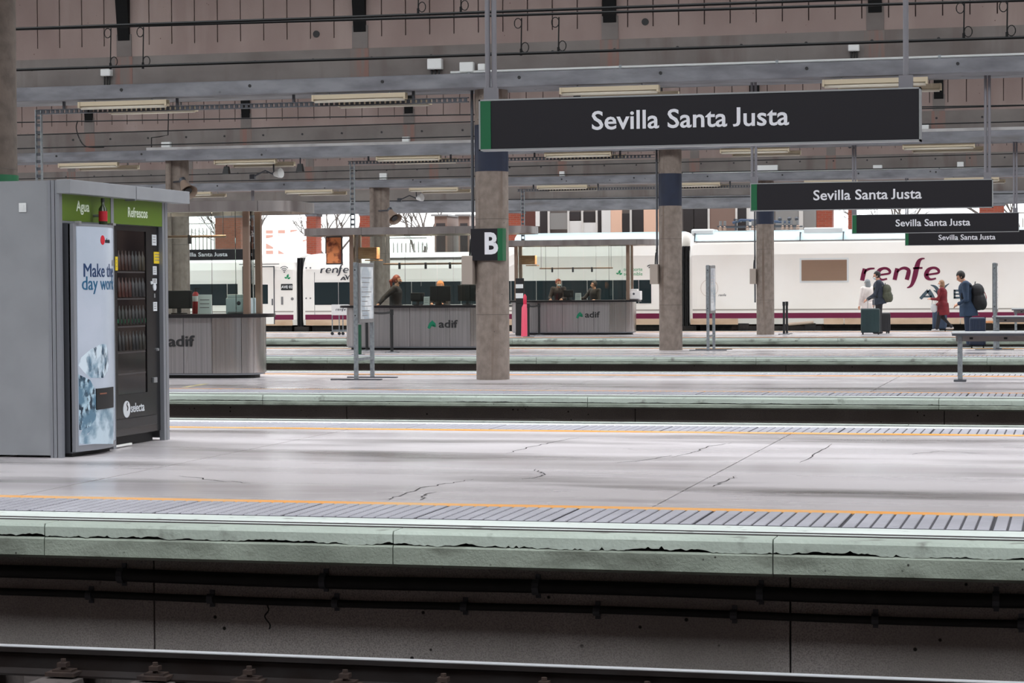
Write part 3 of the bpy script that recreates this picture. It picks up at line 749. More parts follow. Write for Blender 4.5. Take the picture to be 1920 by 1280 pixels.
text('display_text', 'AVE 02', .13, at(538, 538, TY-.015), m_white, cA, bold=.004)
BX('latch', m_grey, cA, tx(527), tx(531), TY-.012, TY+.02, tz(530,571), tz(530,556), bevel=.01)
MB().tube([(tx(548), TY-.012, tz(548,560)), (tx(548), TY+.02, tz(548,560))], .05, 10).build('socket', m_grey, cA)
wifi_icon(cA, 533, 510, .20, TY-.002); leaf_icon(cA, 538, 521, .18, TY-.002)
BX('underframe', m_under, cA, xa, xb-.2, TY+.12, TY+2.8, -.45, .21)
# coach in the middle with rising roof
xa, xb = tx(567), tx(1278)
cB_ = thing('passenger_coach', 'white coach behind the middle and farthest desks, roof rising towards the locomotive', 'train coach', ((xa+xb)/2, TY+1.5, -.6))
loft([(xa, shrink(C_PROF, .96, .985)), (xa+.12, C_PROF), (-18.7, C_PROF), (-18.2, [(a*.5+c*.5, b_*.5+d*.5) for (a, b_), (c, d) in zip(C_PROF, H_PROF)]), (-17.5, H_PROF), (xb-.1, H_PROF), (xb, shrink(H_PROF, .97, .99))]).build('body', m_train, cB_)
loft([(-18.0, [(y-.006 if y < 1 else y+.006, z+.008) for y, z in H_PROF[4:10]] + [(2.6,2.85),(.3,2.85)]), (xb-.12, [(y-.006 if y < 1 else y+.006, z+.008) for y, z in H_PROF[4:10]] + [(2.6,2.85),(.3,2.85)])]).build('roof_cowl', m_troof, cB_, smooth=True)
stripe(cB_, xa+.1, xb-.1)
x = tx(590); xe = tx(1222)
while x < xe-.1:
    BX('window_pane', m_tglass, cB_, x, min(x+.86, xe)-.015, TY-.008, TY+.02, tz(900,570), tz(900,527)); x += .86
BX('upper_trim', m_grey, cB_, tx(690), tx(870), TY+.115, TY+.3, tz(760,483)-.01, tz(760,483)+.01)
ribbon('maker_lettering', RENFE, at(600, 512, TY-.002), 1, m_logo_dark, cB_, .165)
ribbon('service_lettering', AVE, at(598, 512, TY-.002), 1, m_logo_dark, cB_, .165)
leaf_icon(cB_, 1160, 513, .17, TY-.002)
text('slogan_upper', 'transporte', .16, at(1187, 505, TY-.002), m_leaf, cB_, width=.62); text('slogan_lower', 'sostenible', .16, at(1187, 513.5, TY-.002), m_leaf, cB_, width=.62)
wifi_icon(cB_, 1222, 508, .22, TY-.002)
for px, py in ((574,502),(582,502),(574,559),(582,559)): MB().tube([at(px,py,TY-.01), at(px,py,TY+.02)], .03, 8).build('lifting_point', m_grey, cB_)
BX('panel_seam', m_grey, cB_, tx(590)-.01, tx(590)+.005, TY-.003, TY+.02, .25, 2.0)
BX('underframe', m_under, cB_, xa+.3, xb-.3, TY+.12, TY+2.8, -.45, .21)
for x in (xa+.15, xb-.15):
    pass
# gangways between the cars
for px0, px1, lab, hi in ((555, 567, 'dark rubber gangway between the two white coaches', 2.5), (1278, 1293, 'dark gap bellows between the coach and the locomotive', 2.75)):
    g = thing('gangway', lab, 'gangway', (tx((px0+px1)/2), TY+1.5, -.4))
    a, c = tx(px0)+.004, tx(px1)-.004
    for k in range(4): BX('bellow', m_black, g, a+(c-a)*k/4+.01, a+(c-a)*(k+1)/4-.01, TY+.10+.03*(k % 2), TY+2.8, -.4, hi, bevel=.01)
    BX('coupling_box', m_under, g, a-.1, c+.2, TY+.07, TY+2.5, -.45, .16)
# locomotive
xa, xb = tx(1293), 9.0
lo = thing('locomotive', 'white and maroon locomotive with large logo and roof equipment', 'locomotive', ((xa+xb)/2, TY+1.5, -.6))
loft([(xa, shrink(H_PROF, .955, .97)), (xa+.08, shrink(H_PROF, .985, .99)), (xa+.25, H_PROF), (xb, H_PROF)]).build('body', m_train, lo)
rp = [(y-.006 if y < 1 else y+.006, z+.008) for y, z in H_PROF[4:10]] + [(2.6,2.85),(.3,2.85)]
loft([(xa+.12, rp), (xb, rp)]).build('roof_cowl', m_troof, lo, smooth=True)
for px in (1293+8, 1499, 1580): BX('roof_seam', m_logo_dark, lo, tx(px), tx(px)+.02, TY+.10, TY+.5, 2.88, 3.16)
BX('roof_hatch', m_white, lo, tx(1505), tx(1578), TY+.35, TY+1.4, 3.1, 3.30, bevel=.03)
BX('roof_hatch', m_white, lo, tx(1293), tx(1335), TY+.35, TY+1.4, 3.1, 3.30, bevel=.05)
BX('gutter', m_logo_dark, lo, xa+.2, xb, TY+.11, TY+.2, 2.862, 2.885)
stripe(lo, xa+.1, xb)
BX('body_seam', m_grey, lo, tx(1292.5), tx(1293.5), TY-.003, TY+.02, .25, 2.6)
# air-intake grille
gx0, gx1, gz0, gz1 = tx(1503), tx(1588), tz(1545,526), tz(1545,487)
BX('grille_frame', m_white, lo, gx0-.06, gx1+.06, TY-.006, TY+.02, gz0-.06, gz1+.06)
gr = BX('grille', M('grille_brown', S(150,122,104), .6), lo, gx0, gx1, TY-.010, TY+.02, gz0, gz1)
n = 26
for k in range(n):
    z = gz0 + (gz1-gz0)*(k+.5)/n
    BX('grille_slat', M('grille_slat', S(172,142,120), .5), gr, gx0+.01, gx1-.01, TY-.018, TY-.008, z-.006, z+.006)
ribbon('maker_lettering', RENFE, at(1612, 526, TY-.002), 1, m_maroon, lo, .405)
ribbon('service_lettering', AVE, at(1612, 526, TY-.002), 1, m_logo_grey, lo, .405)
text('running_number', 'M 112.001-A 7', .15, at(1690, 603, TY-.002), m_logo_dark, lo)
ribbon('round_mark', [[(math.cos(a), math.sin(a), .03) for a in [2*math.pi*k/24 for k in range(25)]]], at(1330, 540, TY-.002), 1, M('mark_faint', S(214,200,188), .5), lo, .28)
text('small_lettering', 'renfe', .12, at(1354, 553, TY-.002), m_logo_dark, lo, shear=.2)
# skirt pieces, bogies
for a, b_ in ((1294, 1384), (1544, 1582), (1583, 1800), (1801, 1838), (1862, 1990)):
    BX('skirt_panel', m_skirt, lo, tx(a)+.01, tx(b_)-.01, TY-.008, TY+.05, .20, .392)
for a, b_ in ((567, 900), (901, 1276), (440, 554)):
    BX('skirt_panel', m_skirt, cB_ if a > 560 else cA, tx(a)+.12, tx(b_)-.12, TY-.008, TY+.05, .20, .392)
BX('underframe', m_under, lo, xa+.3, xb, TY+.25, TY+2.7, -.45, .40)
for px in (1395, 1520, 1850):
    c = at(px, 620, TY+.15)
    MB().tube([(c.x, TY+.16, -.1), (c.x, TY+.28, -.1)], .46, 24).build('wheel', m_rust, lo, smooth=True)
    BX('axle_box', m_under, lo, c.x-.18, c.x+.18, TY+.04, TY+.16, -.05, .25, bevel=.02)
MB().tube([(tx(1478), TY+.05, .20), (tx(1525), TY+.05, .27)], .05, 10).build('damper', M('damper_pale', S(190,168,150), .5), lo)
BX('bogie_frame', m_under, lo, tx(1388), tx(1540), TY+.06, TY+.2, -.02, .15)
BX('jack_plate', M('jack_orange', S(216,150,104), .5), lo, tx(1848), tx(1862), TY-.012, TY+.03, .22, .30, bevel=.02)
# pantograph and roof gear
pg = thing('pantograph', 'folded pantograph with insulators on the locomotive roof', 'pantograph', at(1430, 436, TY+1.2))
zr = 3.265
BX('base_frame', m_dgrey, pg, tx(1338), tx(1492), TY+.8, TY+.9, zr+.10, zr+.14); BX('base_frame', m_dgrey, pg, tx(1338), tx(1492), TY+1.9, TY+2.0, zr+.10, zr+.14)
for px in (1344, 1352, 1395, 1405, 1412, 1462, 1470, 1478, 1490):
    x = tx(px)
    for k in range(3): MB().tube([(x, TY+.85, zr+.0+.05*k), (x, TY+.85, zr+.035+.05*k)], [.07, .05], 10).build('insulator', M('insulator_tan', S(170,140,120), .4), pg, smooth=True)
    MB().tube([(x, TY+.85, zr+.1), (x, TY+.85, zr+.30)], .045, 8).build('insulator_post', m_grey, pg)
MB().tube([(tx(1362), TY+1.4, zr+.25), (tx(1378), TY+1.4, zr+.34), (tx(1420), TY+1.4, zr+.30), (tx(1475), TY+1.4, zr+.24)], .045, 8).build('lower_arm', M('panto_blue', S(52,66,92), .5), pg)
MB().tube([(tx(1372), TY+.7, zr+.33), (tx(1372), TY+2.1, zr+.33)], .04, 8).build('collector_bow', m_dgrey, pg)
for px in (1368, 1418): MB().tube([(tx(px), TY+1.4, zr), (tx(px), TY+1.4, zr+.3)], .04, 8).build('strut', m_dgrey, pg)
for px in (1456, 1474, 1488): MB().ball((tx(px), TY+.9, zr+.34), .07).build('terminal', m_dgrey, pg, smooth=True)

# ------------------------------------------------------------------ outside, beyond the tracks
def brick_mat(name, c1, c2, mort, scale=1.0):
    m = bpy.data.materials.new(name); m.use_nodes = True; N = m.node_tree.nodes; L = m.node_tree.links; b = N['Principled BSDF']
    g = N.new('ShaderNodeNewGeometry'); sp = N.new('ShaderNodeSeparateXYZ'); cb = N.new('ShaderNodeCombineXYZ'); ad = N.new('ShaderNodeMath')
    L.new(g.outputs['Position'], sp.inputs[0]); L.new(sp.outputs[0], ad.inputs[0]); L.new(sp.outputs[1], ad.inputs[1]); L.new(ad.outputs[0], cb.inputs[0]); L.new(sp.outputs[2], cb.inputs[1])
    t = N.new('ShaderNodeTexBrick'); t.inputs['Scale'].default_value = scale; t.inputs['Color1'].default_value = (*c1, 1); t.inputs['Color2'].default_value = (*c2, 1); t.inputs['Mortar'].default_value = (*mort, 1)
    t.inputs['Brick Width'].default_value = .25; t.inputs['Row Height'].default_value = .075; t.inputs['Mortar Size'].default_value = .008
    L.new(cb.outputs[0], t.inputs['Vector']); L.new(t.outputs['Color'], b.inputs['Base Color']); b.inputs['Roughness'].default_value = .85
    return m
m_brick = brick_mat('red_brick', S(176,84,62), S(158,72,54), S(150,110,96))
m_brick2 = brick_mat('brown_brick', S(150,92,72), S(136,84,66), S(132,104,92))
m_ground = M('outside_ground', S(190,188,184), .9, col2=S(170,168,164), ns=.4)
o = BX('trim_7', m_ground, None, X0-10, X1, E1+PER*4-2, 180, -1.5, -.5); o['kind'] = 'structure'
PY = MID[4]
piers = ((403, 451, m_brick2, 'wide brown brick pier behind the nearest desk glass'), (574, 592, m_brick, 'narrow red brick pier above the coach joint'), (674, 712, m_brick, 'red brick pier beside the middle desk drain pipe'),
         (938, 976, m_brick, 'red brick pier just past the lettered column'), (1531, 1560, m_brick, 'red brick pier under the second sign, beside the grey shopfront'), (1590, 1603, m_brick, 'slim orange-red brick pier under the second sign'),
         (1836, 1882, m_brick, 'brick pier behind the far ends of the hanging signs'))
for a, b_, m_, lab in piers:
    p = thing('brick_pier', lab, 'pier', (at((a+b_)/2, 430, PY).x, PY, -.5))
    x0, x1 = at(a, 430, PY-.3).x, at(b_, 430, PY-.3).x
    BX('shaft', m_, p, x0, x1, PY-.28, PY+.35, -.5, 4.31)
    BX('pier_cap', m_beam, p, x0-.04, x1+.04, PY-.29, PY+.4, 4.24, 4.325)
# shopfront building
SY = 86.0
def sp_(px, py): return at(px, py, SY)
bd = thing('shopfront_building', 'grey glazed shopfront building above the locomotive and farthest desk', 'building', (sp_(1260, 430).x, SY, -.5))
bx0, bx1 = sp_(978, 430).x, sp_(1531, 430).x
BX('wall', M('shop_wall', S(120,112,108), .8, col2=S(104,96,92), ns=1), bd, bx0, bx1, SY+.1, SY+6, -.5, 6.5)
BX('fascia', M('shop_fascia', S(196,190,184), .7), bd, bx0, bx1, SY-.1, SY+.12, 5.2, 5.8)
m_dglass = M('shop_dark_glass', S(58,54,54), .15); m_pale = M('shop_pale_panel', S(226,224,222), .5); m_peach = M('shop_peach_panel', S(232,190,166), .6)
m_gpan = M('shop_grey_panel', S(140,138,136), .6); m_brn = M('shop_brown_panel', S(132,108,98), .6)
for a, b_, y0, y1, m_, nm in ((978, 1004, 396, 440, M('shop_maroon_panel', S(92,52,44), .6), 'wall_panel'), (1004, 1012, 396, 424, m_pale, 'pane'), (1013, 1027, 396, 440, m_dglass, 'pane'), (1030, 1064, 399, 430, m_gpan, 'shutter'),
        (1067, 1087, 397, 413, m_dglass, 'pane'), (1068, 1090, 414, 440, m_pale, 'pane'), (1093, 1115, 397, 416, m_dglass, 'pane'), (1091, 1118, 417, 440, m_pale, 'pane'), (1121, 1126, 395, 440, m_dglass, 'post'),
        (1128, 1145, 396, 440, m_pale, 'pane'), (1145, 1166, 396, 440, m_peach, 'pane'), (1167, 1182, 400, 440, m_dglass, 'pane'), (1184, 1206, 396, 440, m_dglass, 'pane'), (1207, 1236, 394, 440, m_peach, 'pane'),
        (1281, 1300, 394, 440, m_dglass, 'pane'), (1302, 1327, 394, 440, m_dglass, 'pane'), (1331, 1380, 394, 440, m_brn, 'wall_panel'), (1382, 1401, 394, 440, m_dglass, 'pane'), (1403, 1420, 393, 440, m_pale, 'pane'),
        (1454, 1497, 390, 440, m_gpan, 'shutter'), (1506, 1529, 390, 440, m_gpan, 'shutter')):
    p0, p1 = sp_(a, y1), sp_(b_, y0)
    q = BX(nm, m_, bd, p0.x, p1.x, SY+.0, SY+.12, p0.z, p1.z+ (0 if y0 > 396 else .3))
for px in (1029, 1066, 1092, 1119, 1183, 1329, 1381, 1402, 1500, 1504):
    p0 = sp_(px, 440); BX('mullion', M('mullion_white', S(214,210,206), .5), bd, p0.x-.04, p0.x+.04, SY-.03, SY+.1, p0.z, 5.2)
# unseen building, added to darken the reflection in the drinks machine window
b2 = thing('shopfront_building', 'unseen brown building added to darken the drinks machine reflection', 'building', (16, SY, -.5))
BX('wall', m_brn, b2, 1.5, 34, SY, SY+6, -.5, 7.5)
for k in range(9): BX('window', m_dglass, b2, 2.5+3.4*k, 4.6+3.4*k, SY-.04, SY+.1, .8, 3.6)
# distant block with a grid of windows
DY = 118.0
db = thing('office_block', 'far white office block with rows of brown window slots', 'building', (at(540, 450, DY).x, DY, -.5))
a, c = at(488, 450, DY).x, at(610, 450, DY).x
zt = at(540, 428, DY).z
BX('wall', m_pale, db, a, c, DY, DY+12, -.5, zt+.4)
m_slot = M('brick_window_slot', S(150,110,98), .7)
for r, (y0, y1) in enumerate(((431, 437), (440, 446), (449, 453), (456, 466), (469, 478))):
    x = a+.35
    while x < c-.3:
        BX('window', m_slot, db, x, x+.42, DY-.03, DY+.1, at(540, y1, DY).z, at(540, y0, DY).z); x += .74
# canopies in the yard
for k, (px0, px1, y0, y1, dz, lab) in enumerate(((502, 576, 452, 440, .9, 'large white sloping canopy roof above the coach'), (498, 532, 475, 463, -.8, 'small white sloping canopy roof just above the first coach'), (536, 578, 475, 462, .8, 'white canopy roof in front of the red pier'),
                                           (760, 815, 470, 452, -1.0, 'white sloping canopy roof seen inside the middle desk'))):
    YY = (106, 95, 100, 96)[k]; p0, p1 = at(px0, y0, YY), at(px1, y1, YY)
    t = thing('yard_canopy', lab, 'canopy', ((p0.x+p1.x)/2, YY, -.5))
    za, zb = (p0.z, p1.z+.2) if dz > 0 else (p1.z+.2, p0.z)
    MB().add([(p0.x,YY,za),(p1.x,YY,zb),(p1.x,YY+4,zb),(p0.x,YY+4,za),(p0.x,YY,za+.14),(p1.x,YY,zb+.14),(p1.x,YY+4,zb+.14),(p0.x,YY+4,za+.14)],
             [(0,3,2,1),(4,5,6,7),(0,1,5,4),(1,2,6,5),(2,3,7,6),(3,0,4,7)]).build('canopy_sheet', m_white, t)
    for x, z in ((p0.x+.2, za), (p1.x-.2, zb)): MB().tube([(x, YY+2, -.5), (x, YY+2, z+.02)], .06, 8).build('post', m_white, t)
# bare trees
def bare_tree(px, py, Y, h, lab, seed):
    r = random.Random(seed); p = at(px, py, Y); b = MB(); base = Vector((p.x, Y, -.5))
    def grow(p0, d, L, rad, lev):
        p1 = p0 + d*L; mid = (p0+p1)/2 + Vector((r.uniform(-.06,.06), r.uniform(-.06,.06), 0))*L
        b.tube([p0, mid, p1], [rad, rad*.85, rad*.7], 5)
        if lev == 0: return
        for k in range(3):
            nd = (d + Vector((r.uniform(-.8,.8), r.uniform(-.6,.6), r.uniform(-.25,.5)))).normalized(); grow(p1 - d*L*r.uniform(0,.35), nd, L*r.uniform(.6,.82), rad*.6, lev-1)
    grow(base, Vector((0,0,1)), h, .14, 5)
    t = b.build('bare_tree', M('bark_dark', S(84,76,72), .9)); return tag(t, lab, 'tree')
bare_tree(470, 440, 96, 2.6, 'bare branching tree in the yard behind the nearest desk post', 3)
bare_tree(645, 440, 94, 2.8, 'bare tree in the yard above the middle desk canopy end', 11)
bare_tree(785, 440, 103, 2.9, 'bare tree in the yard behind the horn loudspeaker', 21)
bare_tree(1690, 440, 97, 3.0, 'bare tree behind the picket fence under the second sign', 31)
bare_tree(1935, 440, 95, 3.0, 'bare tree at the picture edge beyond the signs', 45)
# picket fences
def fence(px0, px1, Y, ytop, lab):
    a, c = at(px0, 430, Y).x, at(px1, 430, Y).x; z1 = at((px0+px1)/2, ytop, Y).z
    t = thing('picket_fence', lab, 'fence', ((a+c)/2, Y, -.5)); mf = M('fence_grey', S(168,164,160), .6)
    me = MB().box(-.03, .03, -.015, .015, 0, z1+.5-.12).add([(-.03,-.015,z1+.38),(.03,-.015,z1+.38),(.03,.015,z1+.38),(-.03,.015,z1+.38),(0,0,z1+.5)], [(0,1,4),(1,2,4),(2,3,4),(3,0,4)]).mesh('picket', mf)
    n = int((c-a)/.17)
    for k in range(n+1): put('picket', me, None, t, (a + (c-a)*k/n - (a+c)/2, 0, 0))
    for z in (.3, z1+.1): BX('rail_bar', mf, t, a, c, Y-.02, Y+.02, z, z+.06)
fence(1603, 1838, 88, 411, 'grey picket fence beyond the signs and the brick piers')
fence(1884, 1960, 88, 405, 'short stretch of picket fence at the picture edge')
fence(345, 402, 88, 425, 'grey picket fence behind the nearest desk glass')
fence(714, 800, 88, 452, 'low grey picket fence seen through the middle desk')
# yard wall segments seen inside the middle desk
for a, b_, y0, lab in ((815, 838, 405, 'dark shed with white door frames beside the lettered column'), (860, 880, 405, 'brown shed behind the box of the lettered column')):
    p0, p1 = at(a, 475, 90), at(b_, y0, 90)
    t = thing('yard_shed', lab, 'shed', (p0.x, 90, -.5)); BX('wall', m_brn, t, p0.x, p1.x, 90, 92.5, -.5, p1.z); BX('door', m_dglass, t, p0.x+.08, p1.x-.08, 89.96, 90, -.5, p1.z-.3)
    BX('roof', m_grey, t, p0.x-.1, p1.x+.1, 89.8, 92.6, p1.z, p1.z+.08)
# ------------------------------------------------------------------ drinks kiosk with two vending machines
FX = -8.49; KY0, KY1 = 17.40, 19.72; KZ = 2.40
kk = thing('vending_kiosk', 'grey panelled kiosk with green header signs housing two vending machines', 'kiosk', (FX-.6, (KY0+KY1)/2, 0))
BX('side_panel', m_panel, kk, -10.9, -8.60, KY0, KY0+.04, .02, KZ)
BX('rear_panel', m_panel, kk, -10.9, -10.86, KY0+.04, KY1, .02, KZ)
BX('end_panel', m_panel, kk, -10.86, FX-.02, KY1-.03, KY1, .02, KZ-.12)
for a, b_ in ((-8.598, -8.572), (-8.566, -8.535), (-8.528, FX)): BX('corner_profile', m_frame, kk, a, b_, KY0-.008, KY0+.05, .0, KZ)
BX('end_post', m_frame, kk, FX-.05, FX, 19.60, KY1+.005, 0, 2.29)
BX('end_post_edge', m_alu, kk, FX-.05, FX+.006, 19.655, 19.672, 0, 2.29)
BX('middle_post', m_frame, kk, FX-.05, FX+.004, 18.435, 18.495, .0, 2.29)
m_lime = M('header_lime_green', S(86,112,30), .45); m_htxt = M('header_text', S(214,224,204), .5)
BX('header_panel', m_lime, kk, FX-.03, FX-.002, 17.42, 18.435, 2.055, 2.285)
BX('header_panel', m_lime, kk, FX-.03, FX-.002, 18.495, 19.60, 2.055, 2.285)
text('header_lettering', 'Agua', .13, (FX, 17.86, 2.185), m_htxt, kk, '+X', bold=.0015, width=.26)
text('header_lettering', 'Refrescos', .13, (FX, 19.03, 2.165), m_htxt, kk, '+X', bold=.0015, width=.44)
for a, b_ in ((KY0-.02, 18.755), (18.77, 20.02)): BX('roof_fascia', m_panel, kk, FX-.02, FX+.11, a, b_, 2.285, 2.405, bevel=.004)
BX('fascia_joint', m_frame, kk, FX, FX+.10, 18.75, 18.775, 2.27, 2.40)
BX('roof_deck', m_panel, kk, -9.03, FX-.02, KY0+.04, KY1, 2.37, 2.40)
BX('recess_lining', m_black, kk, -9.03, -9.01, KY0+.05, KY1-.04, .03, 2.06)
p = at(43, 389, KY0)
sw = BX('switch_plate', m_white, kk, p.x-.035, p.x+.035, KY0-.012, KY0, p.z-.04, p.z+.04, bevel=.004); BX('rocker', m_white, sw, p.x-.018, p.x+.018, KY0-.018, KY0-.01, p.z-.022, p.z+.022)
# water machine
WC, WH = 17.90, .405
def bend(y): u = (y-WC)/WH; return .075*(1-u*u)
WX = -8.405
vm = thing('water_vending_machine', 'water vending machine with white curved poster front and ice cubes', 'vending machine', (-8.7, WC, 0))
BX('cabinet', m_dgrey, vm, -8.99, WX-.03, WC-WH, WC+WH, .03, 2.035, bevel=.008)
BX('plinth', m_black, vm, -8.98, WX-.05, WC-WH+.02, WC+WH-.02, 0, .05)
def curved(name, z0, z1, ya, yb, off, mat, parent, th=.012, n=14):
    b = MB(); vs = []
    for k in range(n+1):
        y = ya + (yb-ya)*k/n; x = WX + bend(y) + off
        vs += [(x, y, z0), (x, y, z1), (x-th, y, z1), (x-th, y, z0)]
    fs = []
    for k in range(n):
        for j in range(4): fs.append((4*k+j, 4*k+(j+1)%4, 4*k+4+(j+1)%4, 4*k+4+j))
    fs += [(0,1,2,3), (4*n+3,4*n+2,4*n+1,4*n)]
    return b.add(vs, fs).build(name, mat, parent, smooth=True)
curved('door', .045, 2.03, WC-WH, WC+WH, -.004, m_frame, vm, .05)
m_poster = M('poster_white', S(186,194,208), .22, col2=S(176,186,200), ns=2, spec=.6)
po = curved('poster', .10, 2.005, WC-WH+.03, WC+WH-.035, .002, m_poster, vm, .006)
curved('door_edge', .09, 2.01, WC+WH-.03, WC+WH-.012, .006, m_alu, vm, .01)
m_navy = M('poster_navy', S(26,56,98), .4); m_teal = M('poster_teal', S(30,92,128), .4)
def wz(px, py): return onX(px, py, WX+.05).z
def wyy(px, py): return onX(px, py, WX+.05).y
text('poster_lettering', 'Make the', .17, (WX+.004, 17.90, wz(175,508)), m_navy, vm, '+X', bold=0, width=.60, bend=bend)
text('poster_lettering', 'day work', .17, (WX+.004, 17.895, wz(175,532)), m_teal, vm, '+X', bold=0, width=.64, bend=bend)
def decal(name, rows, mat, off):          # printed patch following the curved front; rows: (pixel y, pixel x left, pixel x right)
    b = MB(); n = 8; vs = []; fs = []
    for (py, xl, xr) in rows:
        for k in range(n+1):
            px = xl + (xr-xl)*k/n; y = min(max(wyy(px, py), WC-WH+.032), WC+WH-.04); vs.append((WX+bend(y)+off, y, wz(px, py)))
    for r in range(len(rows)-1):
        for k in range(n): fs.append((r*(n+1)+k, r*(n+1)+k+1, (r+1)*(n+1)+k+1, (r+1)*(n+1)+k))
    return b.add(vs, fs).build(name, mat, vm, smooth=True)
m_ice = M('ice_print', S(206,220,230), .3, col2=S(40,66,86), ns=9, stretch=(1,1.6,.7), lo=.5, hi=.6, col3=S(120,150,170), ns3=6, lo3=.45, hi3=.6)
m_ice2 = M('ice_print_dark', S(170,196,210), .3, col2=S(24,42,58), ns=14, stretch=(1,1.5,1), lo=.47, hi=.56, col3=S(90,124,146), ns3=8, lo3=.45, hi3=.6)
m_ice3 = M('ice_print_pale', S(188,206,218), .3, col2=S(110,140,160), ns=7, lo=.45, hi=.65)
decal('ice_cube_print', ((645,183,193),(655,168,197),(670,157,198),(685,153,199),(697,160,196),(708,168,188)), m_ice, .004)
decal('ice_cube_print', ((702,141,152),(712,141,168),(730,141,175),(760,142,178),(785,143,176),(800,143,168),(806,143,158)), m_ice2, .004)
decal('ice_cube_print', ((752,184,212),(770,176,213),(790,170,213),(803,160,213),(820,144,213),(832,144,212)), m_ice3, .0035)
y0, y1 = wyy(176, 740), wyy(212, 740)
db_ = curved('dispenser_hatch', wz(190,766), wz(190,727), y0, y1-.012, .012, m_black, vm, .03)
curved('hatch_lip', wz(190,737)-.006, wz(190,737)+.006, y0+.05, y0+.18, .016, M('hatch_copper', S(130,84,66), .4), db_, .006)
p = onX(187, 450, WX+.05)
MB().tube([(WX+bend(p.y)-.01, p.y, p.z), (WX+bend(p.y)+.005, p.y, p.z)], .042, 20).build('red_mark', M('mark_red', S(196,24,44), .4), vm)
text('mark_lettering', 'selecta', .06, (WX+.004, p.y+.115, p.z-.005), m_black, vm, '+X', width=.12, bend=bend)
p = onX(208, 493, WX+.03)
MB().tube([(WX+bend(p.y)-.01, p.y, p.z), (WX+bend(p.y)+.006, p.y, p.z)], .028, 14).build('lock', m_alu, vm)
BX('top_latch', m_alu, vm, WX, WX+.04, WC-WH+.02, WC-WH+.07, 2.03, 2.05); BX('top_latch', m_alu, vm, WX, WX+.04, WC+WH-.09, WC+WH-.03, 2.03, 2.05)
# display bottle hung in front of the header
p = onX(193, 400, -8.40); bt = thing('display_bottle', 'small bottle with red label mounted before the green water header', 'bottle', (p.x, p.y, p.z-.10))
MB().tube([(p.x,p.y,p.z-.10),(p.x,p.y,p.z+.04),(p.x,p.y,p.z+.075),(p.x,p.y,p.z+.11)], [.038,.038,.016,.014], 14).build('bottle_body', M('bottle_dark', S(50,60,40), .15), bt, smooth=True)
MB().tube([(p.x,p.y,p.z-.07),(p.x,p.y,p.z+.02)], .0395, 14).build('bottle_label', M('label_red', S(176,24,40), .4), bt, smooth=True)
MB().tube([(p.x,p.y,p.z+.10),(p.x,p.y,p.z+.135)], .017, 12).build('bottle_cap', m_black, bt)
MB().tube([(FX-.01,p.y,p.z-.02),(p.x-.03,p.y,p.z-.02)], .012, 8).build('bracket', m_alu, bt)
# soft drink machine
RX = FX-.05; RY0, RY1 = 18.50, 19.595
vr = thing('drinks_vending_machine', 'black vending machine with dark glass front, stickers and round white mark', 'vending machine', (RX-.2, 19.05, 0))
BX('cabinet', m_black, vr, -8.99, RX-.02, RY0, RY1, .09, 2.05)
rz = lambda px, py: onX(px, py, RX).z
ry = lambda px, py: onX(px, py, RX).y
wy0, wy1, wz0, wz1 = ry(217,500), ry(272,500), rz(245,738), rz(245,433)
m_bkp = M('machine_black_gloss', S(22,22,24), .25, spec=.6)
for a, b_, c, d in ((RY0, wy0, .10, 2.05), (wy1, RY1, .10, 2.05), (wy0, wy1, .10, wz0), (wy0, wy1, wz1, 2.05)): BX('door_frame', m_bkp, vr, RX-.03, RX+.012, a, b_, c, d)
m_mglass = M('machine_dark_window', S(22,20,22), .08, col2=S(44,38,36), ns=2.5, stretch=(1,1,.8), spec=.35)
BX('window', m_mglass, vr, RX-.02, RX+.002, wy0, wy1, wz0, wz1)
for py in (510, 560, 612, 660, 700): BX('shelf', M('shelf_grey', S(62,58,58), .4), vr, RX+.0005, RX+.004, wy0+.02, wy1-.02, rz(245,py)-.008, rz(245,py)+.008)
BX('green_shelf', M('shelf_green', S(26,88,62), .4), vr, RX+.001, RX+.006, wy0+.01, wy1-.01, rz(245,600)-.025, rz(245,600)+.012)
for py, cols in ((508, ((150,84,60),(120,60,44),(96,92,94),(140,120,90))), (558, ((170,80,54),(150,66,48),(110,104,106),(96,94,98))), (610, ((70,80,60),(90,70,60),(80,78,82),(70,60,56))), (658, ((84,80,78),(100,76,60),(74,74,80),(90,84,70)))):
    for q in range(8):
        yq = wy0+.06+(wy1-wy0-.12)*q/7; z = rz(245, py)+.008; c_ = cols[q//2]
        MB().tube([(RX-.004, yq, z), (RX-.004, yq, z+.12), (RX-.004, yq, z+.15), (RX-.004, yq, z+.18)], [.026, .026, .012, .010], 10).build('product_bottle', M('product_%d_%d_%d' % c_, S(*[int(v*.36) for v in c_]), .3), vr, smooth=True)
BX('collection_flap', M('flap_black', S(34,34,36), .35), vr, RX+.012, RX+.022, RY0+.06, RY1-.10, rz(250,800), rz(250,782), bevel=.004)
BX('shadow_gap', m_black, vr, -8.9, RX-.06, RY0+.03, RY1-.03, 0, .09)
m_stk = M('sticker_white', S(200,204,208), .5); m_yel = M('sticker_yellow', S(214,186,34), .5)
for a, b_, y0_, y1_, mm in ((283, 291, 440, 460, m_stk), (286, 298, 472, 494, m_yel), (284, 291, 499, 515, m_stk), (283, 291, 522, 532, m_stk), (284, 291, 566, 583, m_stk), (213.5, 218, 483, 508, m_yel)):
    s_ = BX('sticker', mm, vr, RX+.010, RX+.016, ry(a, 500), ry(b_, 500), rz(287, y1_), rz(287, y0_))
    for q in range(3):
        z = rz(287, y0_) - (rz(287, y0_)-rz(287, y1_))*(q+.8)/4; BX('print_line', m_grey, s_, RX+.016, RX+.0165, ry(a,500)+.015, ry(b_,500)-.02, z-.005, z+.003)
